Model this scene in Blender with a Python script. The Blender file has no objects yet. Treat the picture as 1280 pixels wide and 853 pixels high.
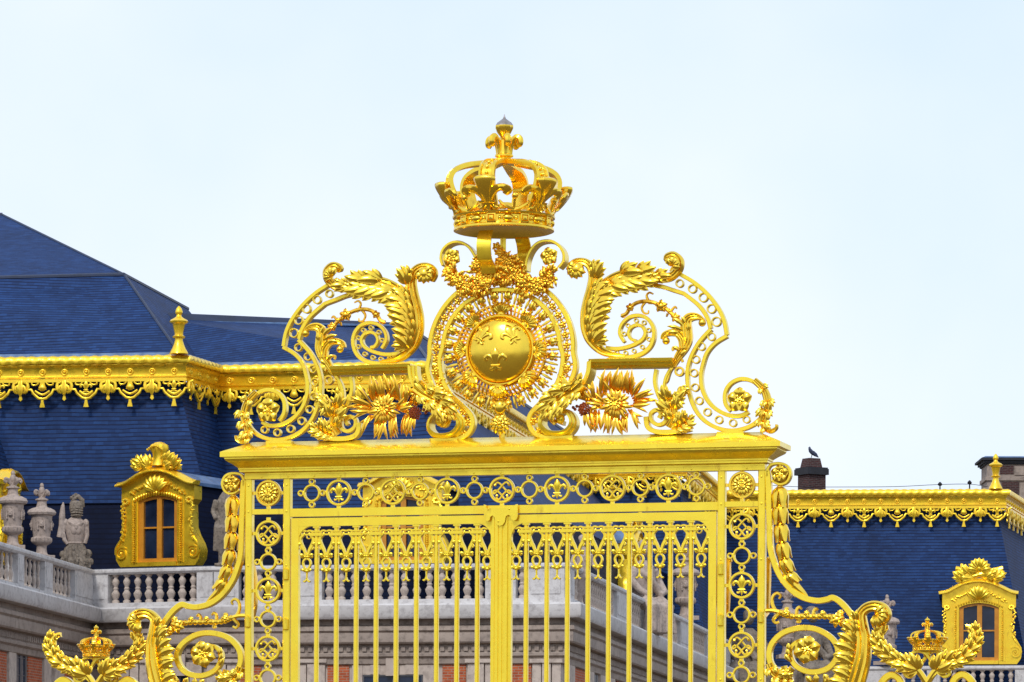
import bpy, math, random
from mathutils import Vector, Matrix
random.seed(11)
pi = math.pi
sc = bpy.context.scene
COL = sc.collection

# ------------------------------------------------------------------ camera
F, CX, HY, EYE, ROLL = 5500.0, 640.0, 1065.0, 1.65, 0.0046
CAM = Vector((0, 0, EYE))
RM = Matrix.Rotation(pi / 2, 3, 'X') @ Matrix.Rotation(ROLL, 3, 'Z')
cd = bpy.data.cameras.new('camera'); cam = bpy.data.objects.new('camera', cd); COL.objects.link(cam)
cd.sensor_fit = 'HORIZONTAL'; cd.sensor_width = 36.0; cd.lens = F / 1280 * 36.0
cd.shift_y = (HY - 426.5) / 1280.0
cd.clip_start = 0.5; cd.clip_end = 6000
cam.matrix_world = Matrix.Translation(CAM) @ RM.to_4x4()
sc.camera = cam


def ray(px, py):
    return RM @ Vector(((px - CX) / F, (HY - py) / F, -1.0))


def atY(px, py, Y):
    v = ray(px, py); return CAM + v * (Y / v.y)


def atH(px, py, H):
    v = ray(px, py); return CAM + v * ((H - EYE) / v.z)


# ------------------------------------------------------------------ materials
def new_mat(name):
    m = bpy.data.materials.new(name); m.use_nodes = True
    nt = m.node_tree; nt.nodes.clear()
    out = nt.nodes.new('ShaderNodeOutputMaterial'); b = nt.nodes.new('ShaderNodeBsdfPrincipled')
    nt.links.new(b.outputs[0], out.inputs[0])
    return m, nt, b


def node(nt, typ, **kw):
    n = nt.nodes.new(typ)
    for k, v in kw.items():
        if k in n.inputs: n.inputs[k].default_value = v
        else: setattr(n, k, v)
    return n


def ramp(nt, fac, stops):
    r = nt.nodes.new('ShaderNodeValToRGB'); nt.links.new(fac, r.inputs[0])
    while len(r.color_ramp.elements) < len(stops): r.color_ramp.elements.new(0.5)
    for e, (p, c) in zip(r.color_ramp.elements, stops):
        e.position = p; e.color = (c[0], c[1], c[2], 1)
    return r.outputs[0]


def noise(nt, scale, detail=4, coord='Object', vec=None, rough=0.55):
    n = node(nt, 'ShaderNodeTexNoise', Scale=scale, Detail=detail, Roughness=rough)
    if vec is None:
        tc = nt.nodes.new('ShaderNodeTexCoord'); vec = tc.outputs[coord]
    nt.links.new(vec, n.inputs['Vector'])
    return n.outputs['Fac']


def bump(nt, b, h, strength, dist, chain=None):
    n = node(nt, 'ShaderNodeBump', Strength=strength, Distance=dist)
    nt.links.new(h, n.inputs['Height'])
    if chain is not None: nt.links.new(chain, n.inputs['Normal'])
    nt.links.new(n.outputs[0], b.inputs['Normal'])
    return n.outputs[0]


def mat_gold(name, c1, c2, c3, metallic, r0, r1, bs=0.15, grime=0.5):
    m, nt, b = new_mat(name)
    n1 = noise(nt, 2.3, 5); n2 = noise(nt, 5.0, 2)
    col = ramp(nt, n1, [(0.25, c2), (0.5, c1), (0.68, c1), (0.8, c3)])
    mp = node(nt, 'ShaderNodeMapping'); mp.inputs['Scale'].default_value = (7.0, 7.0, 1.6)
    tcg = nt.nodes.new('ShaderNodeTexCoord'); nt.links.new(tcg.outputs['Object'], mp.inputs[0])
    ng = node(nt, 'ShaderNodeTexNoise', Scale=1.6, Detail=6.0, Roughness=0.7); nt.links.new(mp.outputs[0], ng.inputs['Vector'])
    gf = ramp(nt, ng.outputs['Fac'], [(0.60, (0, 0, 0)), (0.74, (grime, grime, grime))])
    mg = node(nt, 'ShaderNodeMix', data_type='RGBA'); mg.inputs[7].default_value = (0.42, 0.19, 0.02, 1)
    nt.links.new(gf, mg.inputs[0]); nt.links.new(col, mg.inputs[6]); nt.links.new(mg.outputs[2], b.inputs['Base Color'])
    b.inputs['Metallic'].default_value = metallic
    b.inputs['Coat Weight'].default_value = 0.2; b.inputs['Coat Roughness'].default_value = 0.12
    mr = node(nt, 'ShaderNodeMapRange'); mr.inputs[1].default_value = 0.3; mr.inputs[2].default_value = 0.7
    mr.inputs[3].default_value = r0; mr.inputs[4].default_value = r1
    nt.links.new(n2, mr.inputs[0]); nt.links.new(mr.outputs[0], b.inputs['Roughness'])
    n3 = noise(nt, 9.0, 2)
    bump(nt, b, n3, bs, 0.01)
    return m


def mat_stone(name, c1, c2, dark, scale=1.0, bs=0.3, rough=0.85):
    m, nt, b = new_mat(name)
    n1 = noise(nt, 0.9 * scale, 6, rough=0.65); n2 = noise(nt, 6.0 * scale, 8, rough=0.7)
    base = ramp(nt, n1, [(0.3, c2), (0.6, c1)])
    stain = ramp(nt, n2, [(0.30, (0, 0, 0)), (0.52, (1, 1, 1))])
    mix = node(nt, 'ShaderNodeMix', data_type='RGBA')
    mix.inputs[6].default_value = (*dark, 1)
    nt.links.new(stain, mix.inputs[0]); nt.links.new(base, mix.inputs[7])
    nt.links.new(mix.outputs[2], b.inputs['Base Color'])
    b.inputs['Roughness'].default_value = rough
    n3 = noise(nt, 30 * scale, 4)
    bump(nt, b, n3, bs, 0.02)
    return m


def mat_brick(name, c1, c2, mortar, bw, rh, ms, rough, bs, spec=0.5, vary=0.5, dist=0.01, coat=0.0):
    """brick texture on the mesh's metre UVs"""
    m, nt, b = new_mat(name)
    uv = nt.nodes.new('ShaderNodeUVMap')
    br = node(nt, 'ShaderNodeTexBrick', Scale=1.0)
    br.inputs['Brick Width'].default_value = bw; br.inputs['Row Height'].default_value = rh
    br.inputs['Mortar Size'].default_value = ms; br.inputs['Mortar Smooth'].default_value = 0.2
    br.inputs['Color1'].default_value = (*c1, 1); br.inputs['Color2'].default_value = (*c2, 1)
    br.inputs['Mortar'].default_value = (*mortar, 1)
    br.offset = 0.5
    # slightly wavy courses
    nz = node(nt, 'ShaderNodeTexNoise', Scale=0.35, Detail=2.0); nt.links.new(uv.outputs[0], nz.inputs['Vector'])
    sub = node(nt, 'ShaderNodeVectorMath', operation='MULTIPLY_ADD')
    nt.links.new(nz.outputs['Color'], sub.inputs[0]); sub.inputs[1].default_value = (0.02, 0.12 * rh / 0.16, 0)
    nt.links.new(uv.outputs[0], sub.inputs[2]); nt.links.new(sub.outputs[0], br.inputs['Vector'])
    n1 = noise(nt, 0.5, 6, vec=uv.outputs[0], rough=0.65)
    n2 = noise(nt, 5.0, 3, vec=uv.outputs[0])
    f = node(nt, 'ShaderNodeMath', operation='MULTIPLY_ADD'); nt.links.new(n1, f.inputs[0]); f.inputs[1].default_value = vary * 1.4
    nt.links.new(n2, f.inputs[2])
    mr = node(nt, 'ShaderNodeMapRange'); mr.inputs[1].default_value = 0.5; mr.inputs[2].default_value = 0.5 + vary * 1.4
    mr.inputs[3].default_value = 0.72; mr.inputs[4].default_value = 1.28
    nt.links.new(f.outputs[0], mr.inputs[0])
    mul = node(nt, 'ShaderNodeVectorMath', operation='SCALE')
    nt.links.new(br.outputs['Color'], mul.inputs[0]); nt.links.new(mr.outputs[0], mul.inputs['Scale'])
    nt.links.new(mul.outputs[0], b.inputs['Base Color'])
    b.inputs['Roughness'].default_value = rough
    b.inputs['Specular IOR Level'].default_value = spec
    inv = node(nt, 'ShaderNodeMath', operation='SUBTRACT'); inv.inputs[0].default_value = 1.0
    nt.links.new(br.outputs['Fac'], inv.inputs[1])
    c = bump(nt, b, inv.outputs[0], bs, dist)
    return m


def mat_plain(name, c, rough, metallic=0.0, spec=0.5, c2=None, scale=3.0, bs=0.0):
    m, nt, b = new_mat(name)
    n1 = noise(nt, scale, 5)
    c2 = c2 or tuple(x * 0.75 for x in c)
    nt.links.new(ramp(nt, n1, [(0.3, c2), (0.65, c)]), b.inputs['Base Color'])
    b.inputs['Roughness'].default_value = rough; b.inputs['Metallic'].default_value = metallic
    b.inputs['Specular IOR Level'].default_value = spec
    if bs: bump(nt, b, noise(nt, scale * 8, 4), bs, 0.01)
    return m


M = {}
M['gold'] = mat_gold('gilded_iron', (1.0, 0.755, 0.046), (1.0, 0.68, 0.036), (1.0, 0.55, 0.026), 0.68, 0.16, 0.38, 0.06, 0.55)
M['leafgold'] = mat_gold('gold_leaf', (1.0, 0.69, 0.060), (1.0, 0.60, 0.042), (0.96, 0.46, 0.026), 0.95, 0.15, 0.30, 0.06, 0.75)
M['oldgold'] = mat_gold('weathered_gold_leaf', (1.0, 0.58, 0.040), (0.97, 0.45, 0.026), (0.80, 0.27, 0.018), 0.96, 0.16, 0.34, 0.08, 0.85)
M['palegold'] = mat_gold('palace_gilding', (1.0, 0.68, 0.034), (0.97, 0.58, 0.028), (0.85, 0.40, 0.018), 0.66, 0.22, 0.42, 0.12, 0.75)
M['worn'] = mat_plain('worn_silver_tip', (0.42, 0.40, 0.42), 0.4, 0.6, 0.5, (0.25, 0.22, 0.2), 8.0)
M['copper'] = mat_gold('dark_copper', (0.32, 0.07, 0.02), (0.22, 0.04, 0.015), (0.45, 0.16, 0.02), 0.85, 0.3, 0.5)
def mat_slate(name, c1, c2, line, row, rough, spec):
    """courses of slate on metre UVs: wavering shadow line under every course, faint joints, patchy weathering"""
    m, nt, b = new_mat(name)
    uv = nt.nodes.new('ShaderNodeUVMap')
    nz = node(nt, 'ShaderNodeTexNoise', Scale=0.55, Detail=3.0); nt.links.new(uv.outputs[0], nz.inputs['Vector'])
    wob = node(nt, 'ShaderNodeVectorMath', operation='MULTIPLY_ADD'); nt.links.new(nz.outputs['Color'], wob.inputs[0])
    wob.inputs[1].default_value = (0.0, 0.11, 0); nt.links.new(uv.outputs[0], wob.inputs[2])
    br = node(nt, 'ShaderNodeTexBrick', Scale=1.0); br.offset = 0.5
    br.inputs['Brick Width'].default_value = 0.24; br.inputs['Row Height'].default_value = row
    br.inputs['Mortar Size'].default_value = 0.004; br.inputs['Mortar Smooth'].default_value = 0.6
    br.inputs['Color1'].default_value = (*c1, 1); br.inputs['Color2'].default_value = (*c2, 1); br.inputs['Mortar'].default_value = (*c2, 1)
    nt.links.new(wob.outputs[0], br.inputs['Vector'])
    sp = nt.nodes.new('ShaderNodeSeparateXYZ'); nt.links.new(wob.outputs[0], sp.inputs[0])
    dv = node(nt, 'ShaderNodeMath', operation='DIVIDE'); nt.links.new(sp.outputs['Y'], dv.inputs[0]); dv.inputs[1].default_value = row
    fr = node(nt, 'ShaderNodeMath', operation='FRACT'); nt.links.new(dv.outputs[0], fr.inputs[0])
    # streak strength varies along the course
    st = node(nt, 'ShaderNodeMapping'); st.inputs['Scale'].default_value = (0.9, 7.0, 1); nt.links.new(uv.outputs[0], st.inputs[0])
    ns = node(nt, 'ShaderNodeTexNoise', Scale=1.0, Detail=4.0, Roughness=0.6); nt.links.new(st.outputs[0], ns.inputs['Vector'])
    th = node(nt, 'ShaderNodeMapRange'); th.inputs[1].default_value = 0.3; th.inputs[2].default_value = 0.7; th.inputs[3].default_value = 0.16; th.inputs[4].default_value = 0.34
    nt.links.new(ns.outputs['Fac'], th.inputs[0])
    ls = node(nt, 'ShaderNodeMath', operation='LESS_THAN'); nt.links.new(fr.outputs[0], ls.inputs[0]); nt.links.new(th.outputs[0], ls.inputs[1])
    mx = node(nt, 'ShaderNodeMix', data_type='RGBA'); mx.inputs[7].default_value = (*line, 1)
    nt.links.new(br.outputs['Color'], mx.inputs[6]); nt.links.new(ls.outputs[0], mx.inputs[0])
    n1 = noise(nt, 0.5, 8, vec=uv.outputs[0], rough=0.78)
    mr = node(nt, 'ShaderNodeMapRange'); mr.inputs[1].default_value = 0.3; mr.inputs[2].default_value = 0.7; mr.inputs[3].default_value = 0.70; mr.inputs[4].default_value = 1.30
    nt.links.new(n1, mr.inputs[0])
    mul = node(nt, 'ShaderNodeVectorMath', operation='SCALE'); nt.links.new(mx.outputs[2], mul.inputs[0]); nt.links.new(mr.outputs[0], mul.inputs['Scale'])
    nt.links.new(mul.outputs[0], b.inputs['Base Color'])
    b.inputs['Roughness'].default_value = rough; b.inputs['Specular IOR Level'].default_value = spec
    bump(nt, b, fr.outputs[0], 0.35, 0.03)
    return m


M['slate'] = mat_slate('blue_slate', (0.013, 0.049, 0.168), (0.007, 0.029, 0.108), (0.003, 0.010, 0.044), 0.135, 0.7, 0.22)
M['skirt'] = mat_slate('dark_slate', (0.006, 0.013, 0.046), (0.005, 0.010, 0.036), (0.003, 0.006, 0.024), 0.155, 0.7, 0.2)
M['lead'] = mat_plain('lead_flashing', (0.11, 0.20, 0.38), 0.5, 0.0, 0.4, (0.04, 0.085, 0.19), 3.0, 0.1)
M['darklead'] = mat_plain('dark_lead', (0.02, 0.035, 0.085), 0.5, 0.0, 0.5, (0.012, 0.022, 0.05), 2.0)
M['stone'] = mat_stone('limestone', (0.54, 0.46, 0.40), (0.43, 0.355, 0.305), (0.30, 0.245, 0.215), 0.8)
M['palestone'] = mat_stone('pale_limestone', (0.60, 0.585, 0.585), (0.50, 0.48, 0.475), (0.33, 0.31, 0.31), 0.8)
M['statue'] = mat_stone('weathered_statue_stone', (0.26, 0.215, 0.17), (0.16, 0.13, 0.105), (0.04, 0.034, 0.03), 2.2, 0.4)
M['urn'] = mat_stone('urn_stone', (0.46, 0.375, 0.325), (0.37, 0.295, 0.255), (0.19, 0.15, 0.13), 1.6, 0.3)
M['greystone'] = mat_stone('grey_moulding_stone', (0.36, 0.295, 0.25), (0.26, 0.21, 0.18), (0.15, 0.12, 0.105), 0.8)
M['brick'] = mat_brick('red_brick', (0.50, 0.115, 0.040), (0.36, 0.075, 0.030), (0.36, 0.26, 0.2), 0.24, 0.08, 0.010, 0.9, 0.5, 0.2, 0.5)
M['oldbrick'] = mat_brick('sooty_brick', (0.075, 0.028, 0.028), (0.045, 0.02, 0.022), (0.10, 0.085, 0.08), 0.24, 0.08, 0.012, 0.9, 0.5, 0.2, 0.5)
M['wood'] = mat_plain('ochre_window_paint', (0.62, 0.27, 0.025), 0.4, 0.0, 0.4, (0.46, 0.18, 0.015), 3.0)
M['glass'] = mat_plain('dark_window_glass', (0.022, 0.036, 0.075), 0.12, 0.0, 0.35, (0.006, 0.010, 0.024), 0.9)
M['sash'] = mat_plain('grey_sash_paint', (0.10, 0.10, 0.115), 0.5)
M['soot'] = mat_plain('sooty_chimney_cap', (0.030, 0.032, 0.04), 0.8, 0, 0.3)
M['bird'] = mat_plain('pigeon_feathers', (0.06, 0.075, 0.14), 0.6, 0, 0.3, (0.02, 0.025, 0.05), 12.0)
M['iron'] = mat_plain('dark_iron', (0.02, 0.022, 0.03), 0.5, 0.6)
M['ground'] = mat_stone('courtyard_paving', (0.15, 0.105, 0.065), (0.12, 0.082, 0.050), (0.07, 0.05, 0.033), 0.6, 0.3, 0.9)


# ------------------------------------------------------------------ mesh building
class MB:
    def __init__(s): s.v = []; s.f = []

    def add(s, vs, fs):
        o = len(s.v); s.v += [tuple(p) for p in vs]; s.f += [tuple(i + o for i in f) for f in fs]

    def join(s, o): s.add(o.v, o.f); return s

    def map(s, fn): s.v = [tuple(fn(Vector(p))) for p in s.v]; return s

    def flip(s): s.f = [tuple(reversed(f)) for f in s.f]; return s

    def mirrored(s):
        m = MB(); m.v = [(-x, y, z) for x, y, z in s.v]; m.f = [tuple(reversed(f)) for f in s.f]; return m

    def copy(s): m = MB(); m.v = list(s.v); m.f = list(s.f); return m

    def box(s, c, d, rz=0):
        x, y, z = c; a, b, e = d[0] / 2, d[1] / 2, d[2] / 2
        cr, sr = math.cos(rz), math.sin(rz); vs = []
        for dz in (-e, e):
            for dx, dy in ((-a, -b), (a, -b), (a, b), (-a, b)):
                vs.append((x + dx * cr - dy * sr, y + dx * sr + dy * cr, z + dz))
        s.add(vs, [(3, 2, 1, 0), (4, 5, 6, 7), (0, 1, 5, 4), (1, 2, 6, 5), (2, 3, 7, 6), (3, 0, 4, 7)])

    def prism(s, poly, y0, y1):
        """xz outline between y0 (front) and y1 (back); the front rim is chamfered"""
        n = len(poly)
        a = sum(poly[i][0] * poly[(i + 1) % n][1] - poly[(i + 1) % n][0] * poly[i][1] for i in range(n))
        if a < 0: poly = poly[::-1]
        vs = [(x, y0, z) for x, z in poly] + [(x, y1, z) for x, z in poly]
        fs = [tuple(range(n)), tuple(range(2 * n - 1, n - 1, -1))]
        fs += [(i, i + n, (i + 1) % n + n, (i + 1) % n) for i in range(n)]
        s.add(vs, [f for f in fs])

    def rings(s, rings, closed=False, caps=True):
        n = len(rings[0]); m = len(rings); vs = [p for r in rings for p in r]; fs = []
        for i in range(m if closed else m - 1):
            j = (i + 1) % m
            for k in range(n):
                l = (k + 1) % n
                fs.append((i * n + k, i * n + l, j * n + l, j * n + k))
        if caps and not closed:
            fs.append(tuple(range(n - 1, -1, -1))); fs.append(tuple(range((m - 1) * n, m * n)))
        s.add(vs, fs)

    def sweep(s, path, sec, closed=False, caps=True):
        """path: [(x,z)] in the sheet plane; sec(i,t) -> [(n,d)] n = left of the path, d = towards the viewer (-y)"""
        m = len(path); R = []
        for i in range(m):
            a = path[i - 1] if (i > 0 or closed) else path[i]
            b = path[(i + 1) % m] if (i < m - 1 or closed) else path[i]
            tx, tz = b[0] - a[0], b[1] - a[1]; L = math.hypot(tx, tz) or 1e-9
            nx, nz = -tz / L, tx / L
            R.append([(path[i][0] + nx * n, -d, path[i][1] + nz * n) for n, d in sec(i, i / max(1, m - 1))])
        s.rings(R, closed, caps)

    def tube(s, path, rad, k=8, flat=1.0, caps=True):
        """round (flat=1) or y-flattened tube on 3D points"""
        path = [Vector(p) for p in path]; m = len(path); R = []
        up = None
        for i in range(m):
            T = (path[min(i + 1, m - 1)] - path[max(i - 1, 0)])
            T = T.normalized() if T.length > 1e-9 else Vector((0, 0, 1))
            if up is None:
                up = Vector((0, 1, 0)) if abs(T.y) < 0.9 else Vector((1, 0, 0))
            up = (up - T * up.dot(T)); up = up.normalized() if up.length > 1e-6 else T.orthogonal().normalized()
            sd = T.cross(up)
            r = rad[i] if isinstance(rad, (list, tuple)) else rad
            R.append([path[i] + sd * (r * math.cos(2 * pi * j / k)) + up * (r * flat * math.sin(2 * pi * j / k)) for j in range(k)])
        s.rings(R, False, caps)

    def ball(s, c, r, nu=10, nv=6):
        rx, ry, rz = (r, r, r) if not isinstance(r, (tuple, list)) else r
        vs = [(c[0], c[1], c[2] - rz)]; fs = []
        for i in range(1, nv):
            ph = -pi / 2 + pi * i / nv
            for j in range(nu):
                th = 2 * pi * j / nu
                vs.append((c[0] + rx * math.cos(ph) * math.cos(th), c[1] + ry * math.cos(ph) * math.sin(th), c[2] + rz * math.sin(ph)))
        vs.append((c[0], c[1], c[2] + rz)); e = len(vs) - 1
        for j in range(nu):
            l = (j + 1) % nu
            fs.append((0, 1 + l, 1 + j)); fs.append((e, e - nu + j, e - nu + l))
            for i in range(nv - 2):
                a = 1 + i * nu
                fs.append((a + j, a + l, a + nu + l, a + nu + j))
        s.add(vs, fs)

    def lathe(s, prof, c=(0, 0, 0), k=24, mod=None, sy=1.0):
        R = []
        for q, (r, z) in enumerate(prof):
            R.append([(c[0] + r * (mod(q, 2 * pi * j / k) if mod else 1) * math.cos(2 * pi * j / k),
                       c[1] + sy * r * (mod(q, 2 * pi * j / k) if mod else 1) * math.sin(2 * pi * j / k), c[2] + z) for j in range(k)])
        s.rings(R, False, True)

    def leaf(s, spine, width, cup=0.25, ridge=0.10, nr=2, teeth=0, tooth=0.35, th=0.012, m=3, nrm=None, prof=None):
        """leaf / fluted strip on 3D spine points; closed, with its own thickness"""
        spine = [Vector(p) for p in spine]; n = len(spine); fr, bk = [], []
        V0 = Vector(nrm) if nrm is not None else Vector((0, -1, 0))
        for i in range(n):
            t = i / (n - 1)
            T = (spine[min(i + 1, n - 1)] - spine[max(i - 1, 0)]).normalized()
            S = T.cross(V0); S = S.normalized() if S.length > 1e-5 else Vector((1, 0, 0))
            N = S.cross(T).normalized()
            w = width(t) if callable(width) else width * (prof(t) if prof else (math.sin(pi * min(1, t * 0.93 + 0.07)) ** 0.7))
            w = max(w, 0.0008)
            a, b = [], []
            for j in range(-m, m + 1):
                q = j / m
                ww = w
                if teeth: ww *= 1 - tooth * abs(q) ** 2 * ((t * teeth) % 1.0)
                dz = cup * w * (1 - q * q) + ridge * w * math.cos(nr * 2 * pi * q)
                p = spine[i] + S * (q * ww) + N * dz
                a.append(p); b.append(p - N * th)
            fr.append(a); bk.append(b)
        k = 2 * m + 1
        R = [fr[i] + bk[i][::-1] for i in range(n)]
        s.rings([list(reversed(r)) for r in R], False, True)

    def obj(s, name, mat, parent=None, smooth=38, uv=False, origin=None, link=True):
        me = bpy.data.meshes.new(name)
        vs = s.v if origin is None else [(x - origin[0], y - origin[1], z - origin[2]) for x, y, z in s.v]
        me.from_pydata(vs, [], s.f); me.materials.append(M[mat] if isinstance(mat, str) else mat)
        if smooth:
            me.polygons.foreach_set('use_smooth', [True] * len(me.polygons))
            me.set_sharp_from_angle(angle=math.radians(smooth))
        if uv:
            ul = me.uv_layers.new(name='UVMap')
            for p in me.polygons:
                nn = p.normal
                u = Vector((0, 0, 1)).cross(nn)
                u = u.normalized() if u.length > 1e-3 else Vector((1, 0, 0))
                v = nn.cross(u)
                for li in p.loop_indices:
                    co = Vector(s.v[me.loops[li].vertex_index]); ul.data[li].uv = (co.dot(u), co.dot(v))
        me.validate(); me.update()
        o = bpy.data.objects.new(name, me); COL.objects.link(o)
        if parent is not None: o.parent = parent
        return o


def empty(name, loc, rz=0.0):
    o = bpy.data.objects.new(name, None); COL.objects.link(o); o.location = loc; o.rotation_euler = (0, 0, rz)
    o.empty_display_size = 0.3
    return o


def tag(o, label=None, cat=None, group=None, kind=None):
    if label: o['label'] = label
    if cat: o['category'] = cat
    if group: o['group'] = group
    if kind: o['kind'] = kind
    return o


def dup(o, parent=None, loc=None, rot=None, scale=None):
    c = o.copy(); COL.objects.link(c)
    if parent is not None: c.parent = parent
    if loc is not None: c.location = loc
    if rot is not None: c.rotation_euler = rot
    if scale is not None: c.scale = scale
    for ch in o.children: dup(ch, c)
    return c


def cr(pts, n=6, closed=False):
    """Catmull-Rom through points of any dimension"""
    P = [tuple(p) for p in pts]; out = []; m = len(P)
    for i in range(m if closed else m - 1):
        if closed: p0, p1, p2, p3 = P[i - 1], P[i], P[(i + 1) % m], P[(i + 2) % m]
        else: p0, p1, p2, p3 = P[max(i - 1, 0)], P[i], P[i + 1], P[min(i + 2, m - 1)]
        for j in range(n):
            t = j / n; t2 = t * t; t3 = t2 * t
            out.append(tuple(0.5 * (2 * b + (c - a) * t + (2 * a - 5 * b + 4 * c - d) * t2 + (3 * b - a - 3 * c + d) * t3) for a, b, c, d in zip(p0, p1, p2, p3)))
    if not closed: out.append(P[-1])
    return out


def rect(w, dep, d0=0.0, ch=0.004):
    """chamfered bar section, w wide, dep deep, centred on depth d0"""
    a, b = w / 2, dep / 2
    def f(i=0, t=0):
        return [(-a, d0 - b), (-a, d0 + b - ch), (-a + ch, d0 + b), (a - ch, d0 + b), (a, d0 + b - ch), (a, d0 - b)]
    return f


def wrect(wf, dep, d0=0.0, ch=0.004):
    def f(i, t):
        return rect(wf(t), dep, d0, min(ch, wf(t) / 3))()
    return f


def fluted(wf, dep, n=3, d0=0.0, amp=0.25):
    """rounded, fluted strap section"""
    def f(i, t):
        w = wf(t); a = w / 2; k = n * 4
        top = []
        for j in range(k + 1):
            q = -1 + 2 * j / k
            top.append((q * a, d0 + dep * 0.5 * (1 - 0.55 * q * q) + amp * w / n * (math.cos(n * pi * q) - 1) * 0.5))
        return [(-a, d0 - dep / 2)] + top + [(a, d0 - dep / 2)]
    return f


def circ(c, r, n=28):
    return [(c[0] + r * math.cos(2 * pi * i / n), c[1] + r * math.sin(2 * pi * i / n)) for i in range(n)]


def ring(mb, c, r, w, dep, d0=0.0, n=28, ch=0.004):
    mb.sweep(circ(c, r, n), rect(w, dep, d0, ch), closed=True)


def spiral(c, r0, r1, a0, turns, n=40):
    return [(c[0] + (r0 + (r1 - r0) * i / n) * math.cos(a0 + 2 * pi * turns * i / n), c[1] + (r0 + (r1 - r0) * i / n) * math.sin(a0 + 2 * pi * turns * i / n)) for i in range(n + 1)]


# ------------------------------------------------------------------ ornament vocabulary (sheet plane xz, viewer at -y)
def p3(p, d=0.0): return Vector((p[0], -d, p[1]))


def frond(mb, a, ang, L, w, d=0.0, curl=0.4, bend=0.0, n=7, lift=0.25):
    """one serrated acanthus lobe: a fan of narrow fingers from a common root"""
    for q, (da, ll) in enumerate(((0.02, 1.0), (0.38, 0.86), (-0.30, 0.84), (0.72, 0.62), (-0.60, 0.58))):
        leaflet(mb, a, ang + da - 0.35 * bend * abs(da), L * ll, max(0.34 * w, 0.165 * L) * (1.15 if q == 0 else 1.0), d + 0.006 * (4 - q), curl, bend + da * 0.5, 0, n, 0.014, lift)


def leaflet(mb, a, ang, L, w, d=0.0, curl=0.4, bend=0.0, teeth=0, n=6, th=0.01, lift=0.25):
    """small leaf from a, heading ang, tip curling towards the viewer"""
    pts = []; x, z = a; h = ang
    for i in range(n):
        t = i / (n - 1)
        pts.append((x, -(d + lift * L * math.sin(pi * t * 0.9) + curl * L * max(0, t - 0.6)), z))
        h = ang + bend * t
        x += math.cos(h) * L / (n - 1); z += math.sin(h) * L / (n - 1)
    mb.leaf(pts, w, 0.28, 0.10, 1, teeth, 0.4, th)


def acanthus(mb, spine, wf, lobes=5, side=(1, -1), lobe=1.0, d0=0.03, a0=0.95, flutes=3, tip=None, trunk=True, t0=0.08, t1=0.95, teeth=3, dep=None):
    """fluted trunk with lobed leaflets along its sides. spine [(x,z)], wf(t) half-width"""
    n = len(spine)
    if trunk:
        dd = dep or 0.07
        mb.leaf([(p[0], -(d0 - 0.02 + 0.5 * wf(i / (n - 1))), p[1]) for i, p in enumerate(spine)], wf, 0.42, 0.13, flutes / 2, th=dd, m=9)
    for s in side:
        for k in range(lobes):
            t = t0 + (t1 - t0) * (k + 0.5) / lobes
            i = min(n - 2, int(t * (n - 1)))
            a, b = spine[max(0, i - 1)], spine[min(n - 1, i + 1)]
            h = math.atan2(b[1] - a[1], b[0] - a[0])
            w = wf(t); nx, nz = -math.sin(h), math.cos(h)
            L = lobe * (0.75 + 0.5 * math.sin(pi * (k + 0.5) / lobes)) * random.uniform(0.9, 1.1)
            p = (spine[i][0] + nx * s * w * 0.55, spine[i][1] + nz * s * w * 0.55)
            frond(mb, p, h + s * a0, L * 1.15, L * 0.5, d0, 0.5, s * -0.55, 6, 0.3)


def rosette(mb, c, r, d=0.03, n=5, inner=True, rot=0.3):
    for k in range(n):
        a = rot + 2 * pi * k / n
        leaflet(mb, (c[0] + 0.12 * r * math.cos(a), c[1] + 0.12 * r * math.sin(a)), a, r * 0.92, r * 0.50, d, 0.15, 0, 0, 6, 0.008, 0.30)
    if inner:
        for k in range(n):
            a = rot + pi / n + 2 * pi * k / n
            leaflet(mb, c, a, r * 0.55, r * 0.2, d + 0.012, 0.3, 0, 0, 5, 0.006, 0.3)
    for k in range(5):
        a = 2 * pi * k / 5
        mb.ball((c[0] + 0.15 * r * math.cos(a), -(d + 0.20 * r), c[1] + 0.15 * r * math.sin(a)), 0.10 * r, 6, 4)
    mb.ball((c[0], -(d + 0.25 * r), c[1]), 0.13 * r, 8, 5)


def fleur(size=1.0, dep=0.5, blunt=False):
    """upright fleur-de-lis around the origin, 1.55 tall; mapped by caller"""
    mb = MB()
    def tb(pts, rad, d):
        c = cr([(x, -d, z, r) for (x, z), r in zip(pts, rad)], 4)
        mb.tube([p[:3] for p in c], [p[3] for p in c], 8, dep)
    if blunt: tb([(0, -0.12), (0, 0.1), (0, 0.38), (0, 0.62), (0, 0.82), (0, 0.95), (0, 1.02), (0, 1.05)], [0.13, 0.17, 0.22, 0.27, 0.31, 0.30, 0.20, 0.05], 0.03)
    else: tb([(0, -0.12), (0, 0.1), (0, 0.4), (0, 0.68), (0, 0.9), (0, 1.0)], [0.10, 0.13, 0.24, 0.25, 0.11, 0.015], 0.03)
    for s in (1, -1):
        tb([(s * 0.06, -0.1), (s * 0.14, 0.15), (s * 0.30, 0.42), (s * 0.52, 0.50), (s * 0.66, 0.34), (s * 0.58, 0.2)], [0.09, 0.12, 0.15, 0.16, 0.15, 0.09] if blunt else [0.07, 0.09, 0.12, 0.13, 0.12, 0.07], 0.02)
        tb([(s * 0.06, -0.1), (s * 0.16, -0.28), (s * 0.32, -0.34), (s * 0.36, -0.24)], [0.06, 0.07, 0.07, 0.04], 0.02)
    tb([(0, -0.1), (0, -0.3), (0, -0.52)], [0.08, 0.09, 0.02], 0.02)
    mb.tube([(-0.27, -0.06, -0.1), (0.27, -0.06, -0.1)], 0.06, 8)
    mb.v = [(x * size, y * size, z * size) for x, y, z in mb.v]
    return mb


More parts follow.
